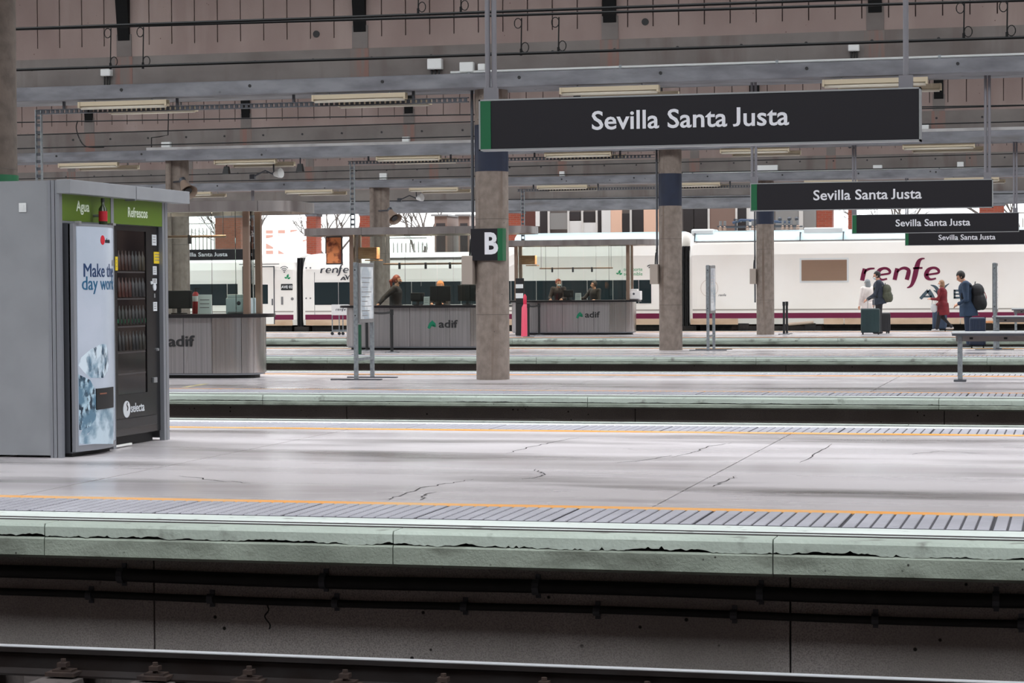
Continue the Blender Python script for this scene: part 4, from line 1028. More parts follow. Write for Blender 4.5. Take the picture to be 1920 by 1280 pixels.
for px, py, r_ in ((287, 538, .035), (281, 530, .016)):
    MB().tube([(RX+.01, ry(px,py), rz(px,py)), (RX+.02, ry(px,py), rz(px,py))], r_, 16).build('keypad_ring', m_stk, vr)
BX('coin_slot', m_alu, vr, RX+.01, RX+.018, ry(286,553), ry(288,553), rz(287,558), rz(287,550))
BX('return_cup', m_alu, vr, RX+.01, RX+.03, ry(284,712), ry(290,712), rz(287,717), rz(287,707), bevel=.003)
MB().tube([(RX+.01, ry(292,655), rz(292,655)), (RX+.03, ry(292,655), rz(292,655))], .014, 10).build('lock', m_alu, vr)
p = onX(235, 767, RX)
MB().tube([(RX+.01, p.y, p.z), (RX+.016, p.y, p.z)], .078, 28).build('round_mark', m_stk, vr)
ribbon('mark_curve', [smooth_pts([(.5,.9,.05),(.25,.6,.1),(.55,.2,.12),(.35,-.2,.08)], 5)], (RX+.017, p.y-.02, p.z+.0), 1, m_bkp, vr, .07, '+X', .002)
text('mark_lettering', 'selecta', .12, (RX+.014, ry(255.5,765), rz(255,764)), m_stk, vr, '+X', bold=.001, width=ry(268,765)-ry(243,765))
lt = BX('floor_light', M('floor_light_white', S(236,236,232), .4), None, FX-.02, FX+.0, 18.46, 18.85, .012, .03)
tag(lt, 'thin white strip lying on the floor before the black machine', 'strip')

# ------------------------------------------------------------------ information desks
DX, DA, DB = -14.81, 1.92, .50
def sup(cx, cy, a, b_, n=64, e=3.6):
    out = []
    for k in range(n):
        t = 2*math.pi*k/n; c, s_ = math.cos(t), math.sin(t)
        out.append((cx + a*math.copysign(abs(c)**(2/e), c), cy + b_*math.copysign(abs(s_)**(2/e), s_)))
    return out
def arc_len(pl):
    L = [0]
    for i in range(len(pl)):
        a, b_ = pl[i], pl[(i+1) % len(pl)]; L.append(L[-1] + math.hypot(b_[0]-a[0], b_[1]-a[1]))
    return L
def pt_at(pl, L, s_):
    s_ %= L[-1]
    for i in range(len(pl)):
        if L[i+1] >= s_:
            f = (s_-L[i])/max(L[i+1]-L[i], 1e-9); a, b_ = pl[i], pl[(i+1) % len(pl)]
            return (a[0]+(b_[0]-a[0])*f, a[1]+(b_[1]-a[1])*f)
def band(name, mat, parent, outer, inner, s0, s1, z0, z1, n=5, smooth=True):
    Lo = arc_len(outer); k_ = Lo[-1]; Li = arc_len(inner); b = MB(); vs = []; fs = []
    for q in range(n+1):
        u = s0 + (s1-s0)*q/n; o_ = pt_at(outer, Lo, u*Lo[-1]); i_ = pt_at(inner, Li, u*Li[-1])
        vs += [(o_[0], o_[1], z0), (o_[0], o_[1], z1), (i_[0], i_[1], z1), (i_[0], i_[1], z0)]
    for q in range(n):
        for j in range(4): fs.append((4*q+j, 4*q+(j+1)%4, 4*q+4+(j+1)%4, 4*q+4+j))
    fs += [(0,1,2,3), (4*n+3,4*n+2,4*n+1,4*n)]
    return b.add(vs, fs).build(name, mat, parent, smooth=smooth)
m_post = M('desk_post_bronze', S(176,152,136), .3, .85)
m_canopy = M('canopy_steel', S(178,172,170), .32, .9, col2=S(150,142,140), ns=2, stretch=(1.5,1,.3), lo=.35, hi=.7)
m_under_c = M('canopy_underside', S(214,206,198), .6)
m_bulb = M('downlight_glow', S(255,236,214), .4, emit=(1.0, .86, .68), es=18)
m_dwood = M('display_box_wood', S(196,150,112), .5, col2=S(172,124,88), ns=6, stretch=(1,1,6))
m_adif = M('desk_mark_green', S(10,116,84), .4)
DESK_Y = {}
for i, lab, cat in ((1, 'nearest curved steel information desk with glass screen, beside the drinks kiosk', 'desk'), (2, 'middle curved steel information desk with glass screen behind the lettered column', 'desk'), (3, 'farthest curved steel information desk with glass screen before the coach', 'desk')):
    yf = MID[i] - .15; cy = yf + DB; DESK_Y[i] = yf
    d = thing('information_desk', lab, cat, (DX, cy, 0))
    outer = sup(DX, cy, DA, DB); inner = sup(DX, cy, DA-.04, DB-.04)
    NP = 18
    for k in range(NP):
        polished = k in (0, 16, 17)
        band('steel_panel', m_steel_pol if polished else m_steel, d, outer, inner, k/NP+.0004, (k+1)/NP-.0004, .085, .985)
    MB().prismZ(sup(DX, cy, DA-.10, DB-.10), 0, .085).build('plinth', m_black, d)
    MB().prismZ(sup(DX, cy, DA-.02, DB-.02), .055, .085).build('base_trim', m_frame, d, smooth=True)
    MB().prismZ(sup(DX, cy, DA+.15, DB+.12), .99, 1.045).build('counter_top', m_counter, d, smooth=True)
    # lettering on the front
    lx = DX+.22; ly = yf-.002
    ribbon('arrow_mark', [[(-.02,-.5,.16),(.25,.05,.2),(.42,.42,.02)], [(.42,.5,.02),(.66,.0,.22),(.86,-.32,.06)], [(.3,-.12,.07),(.75,-.22,.1)]], (lx, ly-.006, .60), 1, m_adif, d, .19)
    text('desk_lettering', 'adif', .25, (lx+.46, ly-.006, .60), m_black, d, bold=.005, width=.46)
    # glass
    go, gi = sup(DX, cy, DA-.13, DB-.12), sup(DX, cy, DA-.142, DB-.132)
    NG = 20
    for k in range(NG):
        if pt_at(go, arc_len(go), (k+.5)/NG*arc_len(go)[-1])[1] > cy-.12: continue
        band('glass_pane', m_glass, d, go, gi, k/NG+.0006, (k+1)/NG-.0006, 1.05, 2.72, 3, smooth=False)
    # posts
    for sx in (-1, 1):
        for yy in (yf+.26, yf+.80):
            x = DX + sx*1.74; BX('post', m_post, d, x-.05, x+.05, yy-.04, yy+.04, 1.045, 2.72)
    # canopy
    cx = DX-.19; co = sup(cx, cy+.25, 2.78, 1.0, e=4.5); ci = sup(cx, cy+.25, 2.72, .94, e=4.5)
    NC = 12
    for k in range(NC): band('canopy_band', m_canopy, d, co, ci, k/NC+.0003, (k+1)/NC-.0003, 2.70, 2.87, 6)
    MB().prismZ(sup(cx, cy+.25, 2.73, .95, e=4.5), 2.76, 2.79).build('canopy_ceiling', m_under_c, d)
    for x in (-1.5, -.5, .5, 1.5):
        dl = MB().tube([(DX+x, yf+.75, 2.745), (DX+x, yf+.75, 2.762)], .07, 14).build('downlight', m_bulb, d)
    for x in (-1.0, 1.0):
        ld = bpy.data.lights.new('downlight_lamp', 'SPOT'); ld.energy = 60; ld.color = (1.0, .74, .52); ld.spot_size = 2.2; ld.spot_blend = .6; ld.shadow_soft_size = .07
        lo_ = bpy.data.objects.new('downlight_lamp', ld); COL.objects.link(lo_); lo_.location = (DX+x, yf+.9, 2.72)
    # spotlight rail
    ry_ = yf+.85; rzz = 2.02 if i > 1 else 2.33; rl = MB().tube([(DX-1.15, ry_, rzz), (DX+1.15, ry_, rzz)], .022, 8).build('spot_rail', m_post, d, smooth=True)
    for x in (-1.1, 1.1): MB().tube([(DX+x, ry_, rzz), (DX+x, ry_, 2.76)], .006, 6).build('rail_hanger', m_dgrey, d)
    for x in (-.75, -.1, .5): MB().tube([(DX+x, ry_, rzz+.03), (DX+x, ry_, rzz-.12)], .03, 8).build('spot_head', m_dgrey, rl)
    # warm wooden display boxes at the far end
    if i > 1:
        bx_ = BX('display_box', m_dwood, d, DX-1.72, DX-1.22, yf+.55, yf+.8, 2.15, 2.42, bevel=.01)
        BX('box_shelf', m_dwood, bx_, DX-1.5, DX-1.15, yf+.5, yf+.8, 2.10, 2.13)
        fr = BX('display_screen', M('screen_warm', S(226,140,88), .4, col2=S(120,56,36), ns=5, lo=.45, hi=.6), d, DX-2.42, DX-2.06, yf+.4, yf+.46, 2.05, 2.66)
        BX('screen_frame', m_dgrey, fr, DX-2.44, DX-2.04, yf+.42, yf+.48, 2.02, 2.69)

# equipment on the desks
def monitor(px, i, w, h, lab, dy=.55):
    yf = DESK_Y[i]; p = at(px, 580, yf+dy); t = thing('computer_monitor', lab, 'monitor', (p.x, yf+dy, 1.045))
    BX('screen_back', m_black, t, p.x-w/2, p.x+w/2, yf+dy-.03, yf+dy+.03, 1.045+.09, 1.045+.09+h, bevel=.012)
    BX('neck', m_black, t, p.x-.03, p.x+.03, yf+dy-.02, yf+dy+.02, 1.055, 1.045+.2)
    BX('foot', m_black, t, p.x-.11, p.x+.11, yf+dy-.08, yf+dy+.08, 1.045, 1.062)
monitor(336, 1, .46, .30, 'black monitor on the nearest desk beside the kiosk post')
monitor(826, 2, .50, .36, 'black monitor hiding the copper-haired clerk at the middle desk')
monitor(877, 2, .46, .38, 'black monitor partly behind the lettered column')
monitor(783, 2, .34, .20, 'low dark screen beside a white card on the middle desk', .7)
monitor(1066, 3, .30, .22, 'small dark screen between the two masked clerks at the farthest desk', .55)
def printer(px, i, w, h, lab, tone):
    yf = DESK_Y[i]; dy = .42; p = at(px, 580, yf+dy); x = p.x; y = yf+dy; t = thing('printer', lab, 'printer', (x, y, 1.045)); m_ = M('printer_%d' % i, tone, .5)
    BX('printer_case', m_, t, x-w/2, x+w/2, y-.15, y+.15, 1.045, 1.045+h*.82, bevel=.015)
    BX('printer_lid', m_, t, x-w/2+.02, x+w/2-.1, y-.13, y+.13, 1.045+h*.82, 1.045+h, bevel=.01)
    MB().tube([(x+.02, y-.152, 1.045+h*.55), (x+.02, y-.145, 1.045+h*.55)], .035, 12).build('badge', m_dgrey, t)
    BX('paper_tray', m_grey, t, x-w/2+.04, x+w/2-.04, y-.165, y-.145, 1.06, 1.08)
printer(452, 1, .42, .32, 'pale grey printer on the nearest desk beside the post', S(186,198,200))
printer(1189, 3, .44, .33, 'white printer on the farthest desk beside the end post', S(226,222,220))
def card(px, i, w, h, lab, dy=.5):
    yf = DESK_Y[i]; p = at(px, 580, yf+dy); x = p.x; y = yf+dy
    b = MB().add([(x-w/2,y-.02,1.045),(x+w/2,y-.02,1.045),(x+w/2,y+.05,1.045),(x-w/2,y+.05,1.045),(x-w/2,y+.01,1.045+h),(x+w/2,y+.01,1.045+h),(x+w/2,y+.02,1.045+h),(x-w/2,y+.02,1.045+h)], [(0,3,2,1),(4,5,6,7),(0,1,5,4),(1,2,6,5),(2,3,7,6),(3,0,4,7)])
    t = thing('notice_stand', lab, 'notice', (x, y, 1.045)); b.build('card', m_white, t)
    for k in range(3): BX('print_line', m_grey, t, x-w*.35, x+w*.35, y-.012+.004*k, y-.006+.01*k, 1.045+h*(.3+.2*k), 1.045+h*(.34+.2*k))
card(800, 2, .14, .20, 'white notice card standing on the middle desk')
card(1084, 3, .18, .22, 'white notice card standing between the clerks on the farthest desk')
card(384, 1, .24, .32, 'white folded leaflet stand on the nearest desk', .75)
# fire extinguisher on the nearest desk back edge
p = at(367, 580, DESK_Y[1]+.82)
t = thing('fire_extinguisher', 'red fire extinguisher with white label seen through the nearest desk glass', 'extinguisher', (p.x, p.y, 1.045))
MB().tube([(p.x,p.y,1.045),(p.x,p.y,1.36),(p.x,p.y,1.41)], [.06,.06,.03], 14).build('cylinder', M('ext_red', S(150,26,30), .35), t, smooth=True)
MB().tube([(p.x,p.y,1.25),(p.x,p.y,1.34)], .0615, 14).build('label_band', m_white, t, smooth=True)
MB().tube([(p.x,p.y,1.41),(p.x,p.y,1.47)], .02, 8).box(p.x-.01, p.x+.08, p.y-.012, p.y+.012, 1.45, 1.475).build('valve', m_black, t)

# ------------------------------------------------------------------ belt posts
def stanchion(px, py, lab, h=.97):
    g = G(px, py); t = thing('belt_post', lab, 'post', g); x, y = g.x, g.y
    MB().tube([(x,y,0),(x,y,.02),(x,y,.035)], [.17,.165,.05], 20).build('base', M('post_base_steel', S(120,120,124), .35, .7), t, smooth=True)
    MB().tube([(x,y,.03),(x,y,h-.1)], .034, 12).build('pole', m_black, t, smooth=True)
    MB().tube([(x,y,h-.12),(x,y,h)], .042, 12).build('belt_head', m_black, t, smooth=True); return g
def belt(a, b_, lab, h=.91, sag=.03):
    n = 8; bm = MB(); vs = []; fs = []
    for k in range(n+1):
        u = k/n; p = a.lerp(b_, u); z = h - sag*4*u*(1-u); vs += [(p.x,p.y-.002,z-.025),(p.x,p.y-.002,z+.025),(p.x,p.y+.002,z+.025),(p.x,p.y+.002,z-.025)]
    for k in range(n):
        for j in range(4): fs.append((4*k+j, 4*k+(j+1)%4, 4*k+4+(j+1)%4, 4*k+4+j))
    o = bm.add(vs, fs).build('barrier_belt', m_black); tag(o, lab, 'belt')
g1 = stanchion(735, 661, 'black belt post standing before the middle desk'); g2 = stanchion(688, 658, 'black belt post hidden behind the nearest notice board')
belt(g2, g1, 'black belt stretched between the posts at the middle desk')
g1 = stanchion(991, 632, 'black belt post before the farthest desk, the nearer of two'); g2 = stanchion(1011, 629, 'black belt post before the farthest desk, the further of two')
belt(g1, g2, 'short black belt hanging between two posts at the farthest desk')
g1 = stanchion(1470, 627, 'black belt post beside the banded column in front of the locomotive'); g2 = stanchion(1475.5, 626, 'twin black belt post just behind the one beside the banded column')

# ------------------------------------------------------------------ notice boards (set across the platform)
def board(x, y0, y1, zt, zb, lab, seed):
    t = thing('notice_board', lab, 'notice board', (x, (y0+y1)/2, 0)); 
    for y in (y0, y1):
        BX('leg', m_galv, t, x-.03, x+.03, y-.03, y+.03, .015, zt, bevel=.004)
        BX('foot', m_dgrey, t, x-.42, x+.42, y-.04, y+.04, 0, .018)
    BX('cross_bar', m_galv, t, x-.02, x+.02, y0+.03, y1-.03, .30, .345)
    BX('panel', m_grey, t, x-.05, x+.05, y0+.035, y1-.035, zb, zt-.01, bevel=.006)
    ps = BX('poster', M('board_poster_%d' % seed, S(214,218,222), .12, col2=S(160,172,182), ns=2.2, lo=.42, hi=.55, spec=.9), t, x+.05, x+.054, y0+.09, y1-.09, zb+.06, zt-.07)
    for k in range(9): BX('print_line', m_grey, ps, x+.054, x+.0545, y0+.16, y1-.18 - .1*(k % 3), zt-.25-.075*k, zt-.238-.075*k)
    for z in (zt-.12, zb+.12):
        MB().tube([(x+.0, y0-.036, z), (x+.0, y0-.028, z)], .012, 8).build('bolt', m_black, t)
board(-11.03, 33.04, 33.86, 1.86, .90, 'tall notice board on thin legs before the middle desk', 1)
board(-7.98, 48.8, 49.62, 1.92, .83, 'narrow notice board beside the second banded column', 2)
board(-1.72, 49.6, 50.4, 1.92, .83, 'notice board seen edge-on beyond the bench, at the picture edge', 3)
g = G(672, 665)
t = thing('green_bollard', 'dark green post behind the notice board at the platform edge', 'post', (g.x, g.y, 0))
BX('post', M('bollard_green', S(20,74,52), .5), t, g.x-.06, g.x+.06, g.y-.05, g.y+.05, .012, .66, bevel=.008); BX('foot_plate', m_dgrey, t, g.x-.12, g.x+.12, g.y-.1, g.y+.1, 0, .014)

# ------------------------------------------------------------------ benches
def bench(i, y, lab):
    x = -1.72; L = 2.4; t = thing('bench', lab, 'bench', (x+L/2, y, 0))
    BX('seat', M('bench_seat', S(186,188,190), .35, .5), t, x-.06, x+L, y-.20, y+.20, .715, .745, bevel=.01)
    BX('seat_underside', m_dgrey, t, x-.05, x+L-.01, y-.19, y+.19, .685, .715)
    BX('rail', M('bench_rail', S(140,132,130), .5, .3), t, x+.0, x+L-.06, y-.03, y+.03, .60, .685)
    for q in range(5): BX('rail_bolt', m_black, t, x+.2+.5*q, x+.25+.5*q, y-.036, y-.03, .63, .66)
    for lx in (x+.06, x+L-.35):
        BX('leg', m_galv, t, lx-.035, lx+.035, y-.035, y+.035, .03, .69, bevel=.005); BX('foot', m_dgrey, t, lx-.09, lx+.09, y-.09, y+.09, 0, .03, bevel=.006)
bench(1, 33.35, 'tall slim metal bench nearest the camera at the picture edge')
bench(2, 49.9, 'slim metal bench second from the camera, partly hidden by the nearest one')
bench(3, 65.2, 'slim metal bench farthest from the camera, beside the locomotive')

# ------------------------------------------------------------------ trolley sign, pink column, bins
g = G(638, 628); x, y = g.x, g.y
t = thing('trolley_sign', 'white lettered board on a small wheeled trolley before the coach', 'trolley', (x, y, 0))
BX('board', m_pale, t, x-.28, x+.28, y-.02, y+.02, .62, .95, bevel=.01)
ribbon('lettering', RENFE, (x-.14, y-.022, .76), 1, m_logo_dark, t, .055)
for dx in (-.26, -.03, .09, .26): MB().tube([(x+dx, y, .08), (x+dx, y, .64)], .018, 8).build('upright', m_galv, t)
BX('lower_bar', m_galv, t, x-.27, x+.27, y-.02, y+.02, .13, .165)
for dx in (-.26, -.03, .09, .26):
    MB().tube([(x+dx, y-.02, .05), (x+dx, y+.02, .05)], .05, 12).build('wheel', m_black, t, smooth=True)
y = 62.9; x = at(984.5, 600, y).x
t = thing('pink_column', 'pink tapering column standing at the end of the farthest desk', 'column', (x, y, 0)); m_pk = M('pink_plastic', S(232,84,110), .4)
MB().tube([(x,y,.0),(x,y,.06),(x,y,.85),(x,y,.95)], [.13,.12,.10,.05], 16).build('sleeve', m_pk, t, smooth=True)
MB().tube([(x,y,.95),(x,y,1.18),(x,y,1.25)], [.055,.055,.01], 12).build('tip', M('pink_dark', S(206,36,70), .4), t, smooth=True)
y = 63.9; x = at(974.5, 600, y).x
t = thing('striped_cabinet', 'dark narrow cabinet with white striped screen beside the pink column', 'cabinet', (x, y, 0))
BX('body', m_black, t, x-.10, x+.10, y-.1, y+.1, 0, .95, bevel=.01); BX('head', m_black, t, x-.11, x+.13, y-.05, y+.05, .95, 1.72, bevel=.01)
for z0, z1 in ((1.12, 1.27), (1.42, 1.54)): BX('white_stripe', m_white, t, x-.105, x+.125, y-.056, y-.05, z0, z1)
# ------------------------------------------------------------------ people
def remesh(mb, name, mat, parent, vox=.012, smooth_it=2):
    me = bpy.data.meshes.new(name); me.from_pydata(mb.v, [], mb.f); me.update()
    bm = bmesh.new(); bm.from_mesh(me); bmesh.ops.recalc_face_normals(bm, faces=bm.faces); bm.to_mesh(me); bm.free()
    o = bpy.data.objects.new(name, me); COL.objects.link(o)
    r = o.modifiers.new('r', 'REMESH'); r.mode = 'VOXEL'; r.voxel_size = vox
    s_ = o.modifiers.new('s', 'SMOOTH'); s_.factor = .5; s_.iterations = smooth_it
    bpy.context.view_layer.update()
    m2 = bpy.data.meshes.new_from_object(o.evaluated_get(bpy.context.evaluated_depsgraph_get()))
    bpy.data.objects.remove(o); bpy.data.meshes.remove(me)
    m2.materials.clear(); m2.materials.append(mat); m2.polygons.foreach_set('use_smooth', [True]*len(m2.polygons)); m2.name = name
    ob = bpy.data.objects.new(name, m2); COL.objects.link(ob); ob.parent = parent; ORG[ob.name] = Vector((0,0,0)); return ob
def limb(b, pts, rs, n=12):
    b.tube(pts, rs, n)
    for p, r in zip(pts, rs): b.ball(p, r*.99, nu=n, nv=8)
def hand(b, wr, d, up, side, s=1.):
    wr, d, up = Vector(wr), Vector(d).normalized(), Vector(up).normalized(); lat = d.cross(up).normalized()*side; up = lat.cross(d).normalized()*side
    limb(b, [wr, wr+d*.045*s, wr+d*.085*s], [.026*s, .034*s, .032*s])
    for k, (o, L) in enumerate(((-.027, .066), (-.009, .078), (.009, .073), (.026, .058))):
        a = wr + d*.085*s + lat*o*s; m = a + d*L*.5*s - up*.008*s; e = m + d*L*.38*s - up*.028*s
        limb(b, [a, m, e], [.0105*s, .0095*s, .008*s], 8)
    a = wr + d*.03*s - lat*.026*s; m = a + d*.035*s - lat*.028*s - up*.01*s; e = m + d*.03*s - lat*.006*s - up*.014*s
    limb(b, [a, m, e], [.013*s, .011*s, .009*s], 8)
SKIN = M('skin_tone', S(214,160,132), .5)
def person(label, loc, rz, h, look, arms, legs, coat, coat_len, trousers, hair, hairstyle='short', mask=None, head_pitch=0., lean=0., group=None, shoe=S(40,38,40), bulk=1.):
    """local frame: +x forward, +y the person's left, z up; arms/legs: joint lists for left and right"""
    k = h/1.75; t = thing('person', label, 'person', loc, rz, group)
    hip = Vector((0, 0, .93*k)); ch = hip + Vector((math.sin(lean)*.42*k, 0, math.cos(lean)*.42*k)); neck = hip + Vector((math.sin(lean)*.58*k, 0, math.cos(lean)*.58*k))
    hd = neck + Vector((.03*k + math.sin(head_pitch)*.12*k, 0, .125*k*math.cos(head_pitch)+.01*k))
    yw = look; fx = Vector((math.cos(yw)*math.cos(head_pitch), math.sin(yw)*math.cos(head_pitch), -math.sin(head_pitch))); fl = Vector((-math.sin(yw), math.cos(yw), 0)); fu = fx.cross(fl)
    sh = {s_: ch + Vector((0, s_*.175*k*bulk, .10*k)) for s_ in (1, -1)}; hp = {s_: hip + Vector((0, s_*.09*k, -.02*k)) for s_ in (1, -1)}
    A = {1: [Vector(p)*k for p in arms[0]], -1: [Vector(p)*k for p in arms[1]]}; Lg = {1: [Vector(p)*k for p in legs[0]], -1: [Vector(p)*k for p in legs[1]]}
    b = MB()
    # head: skull, face, jaw, nose, ears
    b.ball(hd + fu*.02*k, .088*k, .082*k, .105*k, 16, 12); b.ball(hd + fx*.028*k - fu*.035*k, .066*k, .062*k, .078*k, 14, 10)
    limb(b, [hd + fx*.095*k + fu*.005*k, hd + fx*.112*k - fu*.022*k], [.010*k, .014*k], 8); b.ball(hd + fx*.085*k - fu*.058*k, .02*k, .026*k, .012*k, 10, 6)
    for s_ in (1, -1): b.ball(hd + fl*(s_*.083*k) - fx*.005*k - fu*.005*k, .018*k, .012*k, .03*k, 8, 6)
    limb(b, [neck - Vector((0,0,.06*k)), hd - fu*.07*k], [.062*k, .055*k])
    limb(b, [hip, (hip+ch)/2, ch], [.12*k, .115*k, .13*k]); 
    for s_ in (1, -1):
        limb(b, [ch + Vector((0, s_*.07*k, .06*k)), sh[s_]], [.09*k, .065*k]); limb(b, [sh[s_]]+A[s_], [.052*k, .042*k, .03*k])
        w, e_ = A[s_][1], A[s_][0]; hand(b, w, (w-e_), (0, 0, 1) if abs((w-e_).normalized().z) < .8 else (1, 0, 0), s_, k)
        limb(b, [hp[s_]]+Lg[s_], [.085*k, .055*k, .038*k]); f = Lg[s_][1]; limb(b, [f + Vector((-.03, 0, -.05))*k, f + Vector((.14, 0, -.06))*k], [.035*k, .028*k])
    remesh(b, 'body', SKIN, t, .0105)
    for s_ in (1, -1):
        MB().ball(hd + fx*.083*k + fl*(s_*.034*k) + fu*.012*k, .013*k, nu=10, nv=8).build('eye', m_black, t, local=True, smooth=True)
    # coat
    c = MB(); low = .93*k - coat_len
    limb(c, [hip, (hip+ch)/2, ch], [.155*k*bulk, .15*k*bulk, .165*k*bulk], 16); limb(c, [ch + Vector((0,0,.05*k)), neck - Vector((0,0,.035*k))], [.12*k, .075*k])
    if coat_len > .05: c.tube([hip + Vector((0,0,.05*k)), (hip.x-.02*k, 0, low)], [.185*k*bulk, .205*k*bulk], 18)
    for s_ in (1, -1):
        w, e_ = A[s_][1], A[s_][0]; cuff = w - (w-e_).normalized()*.015*k
        limb(c, [ch + Vector((0, s_*.06*k, .05*k)), sh[s_]], [.11*k, .085*k*bulk]); limb(c, [sh[s_], e_, cuff], [.078*k*bulk, .064*k*bulk, .050*k])
        c.ball(hip + Vector((0, s_*.07*k, .02*k)), .135*k*bulk, .14*k*bulk, .15*k); c.ball(ch + Vector((0, s_*.08*k, -.02*k)), .12*k*bulk, .11*k*bulk, .18*k)
    remesh(c, 'coat', coat, t, .015)
    tr = MB()
    for s_ in (1, -1):
        f = Lg[s_][1]; limb(tr, [hp[s_] + Vector((0,0,.03*k)), hp[s_], Lg[s_][0], f], [.105*k, .105*k, .075*k, .06*k])
    tr.ball(hip, .13*k, .15*k, .12*k); remesh(tr, 'trousers', trousers, t, .015)
    for s_ in (1, -1):
        f = Lg[s_][1]; q = MB(); z0 = f.z - .085*k
        limb(q, [f + Vector((-.045, 0, -.052))*k, f + Vector((.05, 0, -.052))*k, f + Vector((.155, 0, -.06))*k], [.042*k, .044*k, .036*k], 12)
        remesh(q, 'shoe', M('shoe_%d' % int(shoe[0]*1e4), shoe, .6), t, .012)
    hb = MB(); hb.ball(hd + fu*.03*k - fx*.018*k, .103*k, .098*k, .112*k, 16, 12)
    if hairstyle in ('tail', 'long', 'bun'):
        if hairstyle == 'tail': limb(hb, [hd - fx*.09*k + fu*.03*k, hd - fx*.16*k - fu*.02*k, hd - fx*.15*k - fu*.14*k], [.045*k, .05*k, .025*k])
        if hairstyle == 'long': hb.ball(hd - fx*.04*k - fu*.06*k, .09*k, .10*k, .14*k)
        if hairstyle == 'bun': hb.ball(hd - fx*.07*k + fu*.09*k, .05*k)
    # keep the face open: drop hair ahead of the face plane
    ho = remesh(hb, 'hair', hair, t, .012)
    bm = bmesh.new(); bm.from_mesh(ho.data)
    kill = [v for v in bm.verts if (v.co-hd).dot(fx) > .035*k and (v.co-hd).dot(fu) < .062*k]
    bmesh.ops.delete(bm, geom=kill, context='VERTS'); bm.to_mesh(ho.data); bm.free()
    so = ho.modifiers.new('t', 'SOLIDIFY'); so.thickness = .006
    if mask:
        mk = MB(); mk.ball(hd + fx*.06*k - fu*.052*k, .054*k, .060*k, .047*k, 14, 10); remesh(mk, 'face_mask', mask, t, .01)
        ms = MB()
        for s_ in (1, -1): ms.tube([hd + fx*.07*k + fl*(s_*.06*k) - fu*.04*k, hd + fl*(s_*.092*k)], .003, 6)
        ms.build('mask_strap', mask, t, local=True)
    return t
STAND = [[(0,.09,.49),(-.02,.09,.095)], [(.0,-.09,.49),(-.02,-.09,.095)]]
WALK = [[(.13,.08,.51),(.20,.08,.11)], [(.02,-.08,.50),(-.28,-.08,.17)]]
m_mask_w = M('mask_white', S(214,226,230), .7); m_mask_k = M('mask_black', S(26,26,30), .7)
m_tr_blk = M('trousers_black', S(30,29,33), .8); m_tr_navy = M('trousers_navy', S(38,50,72), .8); m_ct_blk = M('jacket_black', S(30,28,30), .75, col2=S(42,38,40), ns=10)
m_hair_dk = M('hair_dark', S(34,28,26), .6); m_hair_red = M('hair_auburn', S(120,52,36), .5); m_hair_or = M('hair_copper_blond', S(214,140,84), .5); m_hair_gr = M('hair_grey', S(132,136,138), .6); m_hair_bl = M('hair_light_brown', S(140,104,76), .6)
# --- couple with suitcases
g = G(1648, 625.5); gm = g
person('man in dark jacket with olive backpack and white mask beside two suitcases', (g.x, g.y, 0), math.pi, 1.83, .15, [[(.10,.22,1.10),(.30,.16,.98)], [(.06,-.24,1.08),(.14,-.22,.86)]], STAND,
       M('jacket_charcoal_blue', S(40,46,58), .75, col2=S(50,56,70), ns=8), .10, m_tr_blk, m_hair_dk, 'short', m_mask_w, head_pitch=.22)
bp = thing('backpack', 'olive green backpack on the back of the man beside two suitcases', 'backpack', (g.x-.07, g.y, 1.0), math.pi)
m_olive = M('pack_olive', S(86,88,72), .8, col2=S(72,74,60), ns=9)
def pack(t, m_, s=1., q=0.):
    b = MB(); b.ball((-.30*s, 0, .30*s), .14*s, .17*s, .17*s); b.ball((-.31*s, 0, .12*s), .16*s, .18*s, .20*s); b.ball((-.40*s,0,.06*s), .09*s, .14*s, .13*s)
    remesh(b, 'pack_body', m_, t, .016)
    for s_ in (1, -1): MB().tube([(-.2*s, s_*.12, .40*s), (-.02-q, s_*.13, .47*s), (.135-q, s_*.12, .36*s), (.14-q, s_*.13, .18*s), (-.05-q, s_*.17, .04*s)], .022, 8).build('shoulder_strap', m_, t, local=True, smooth=True)
    MB().tube([(-.25*s, -.04, .46*s), (-.26*s, 0, .50*s), (-.25*s, .04, .46*s)], .012, 6).build('grab_loop', m_black, t, local=True)
    MB().tube([(-.47*s, -.10*s, .12*s), (-.475*s, 0, .16*s), (-.47*s, .10*s, .12*s)], .008, 6).build('zip', m_dgrey, t, local=True)
pack(bp, m_olive, 1.0, .07)
g = G(1627, 622.5)
person('person in pale coat with grey hair seen from behind, next to a green suitcase', (g.x, g.y, 0), math.pi*.72, 1.60, .2, [[(.02,.25,1.12),(.12,.24,.90)], [(.04,-.24,1.12),(.20,-.18,.98)]], STAND,
       M('coat_cream', S(228,218,212), .8, col2=S(212,200,194), ns=6), .42, m_tr_blk, m_hair_gr, 'long', m_mask_w, bulk=1.08)
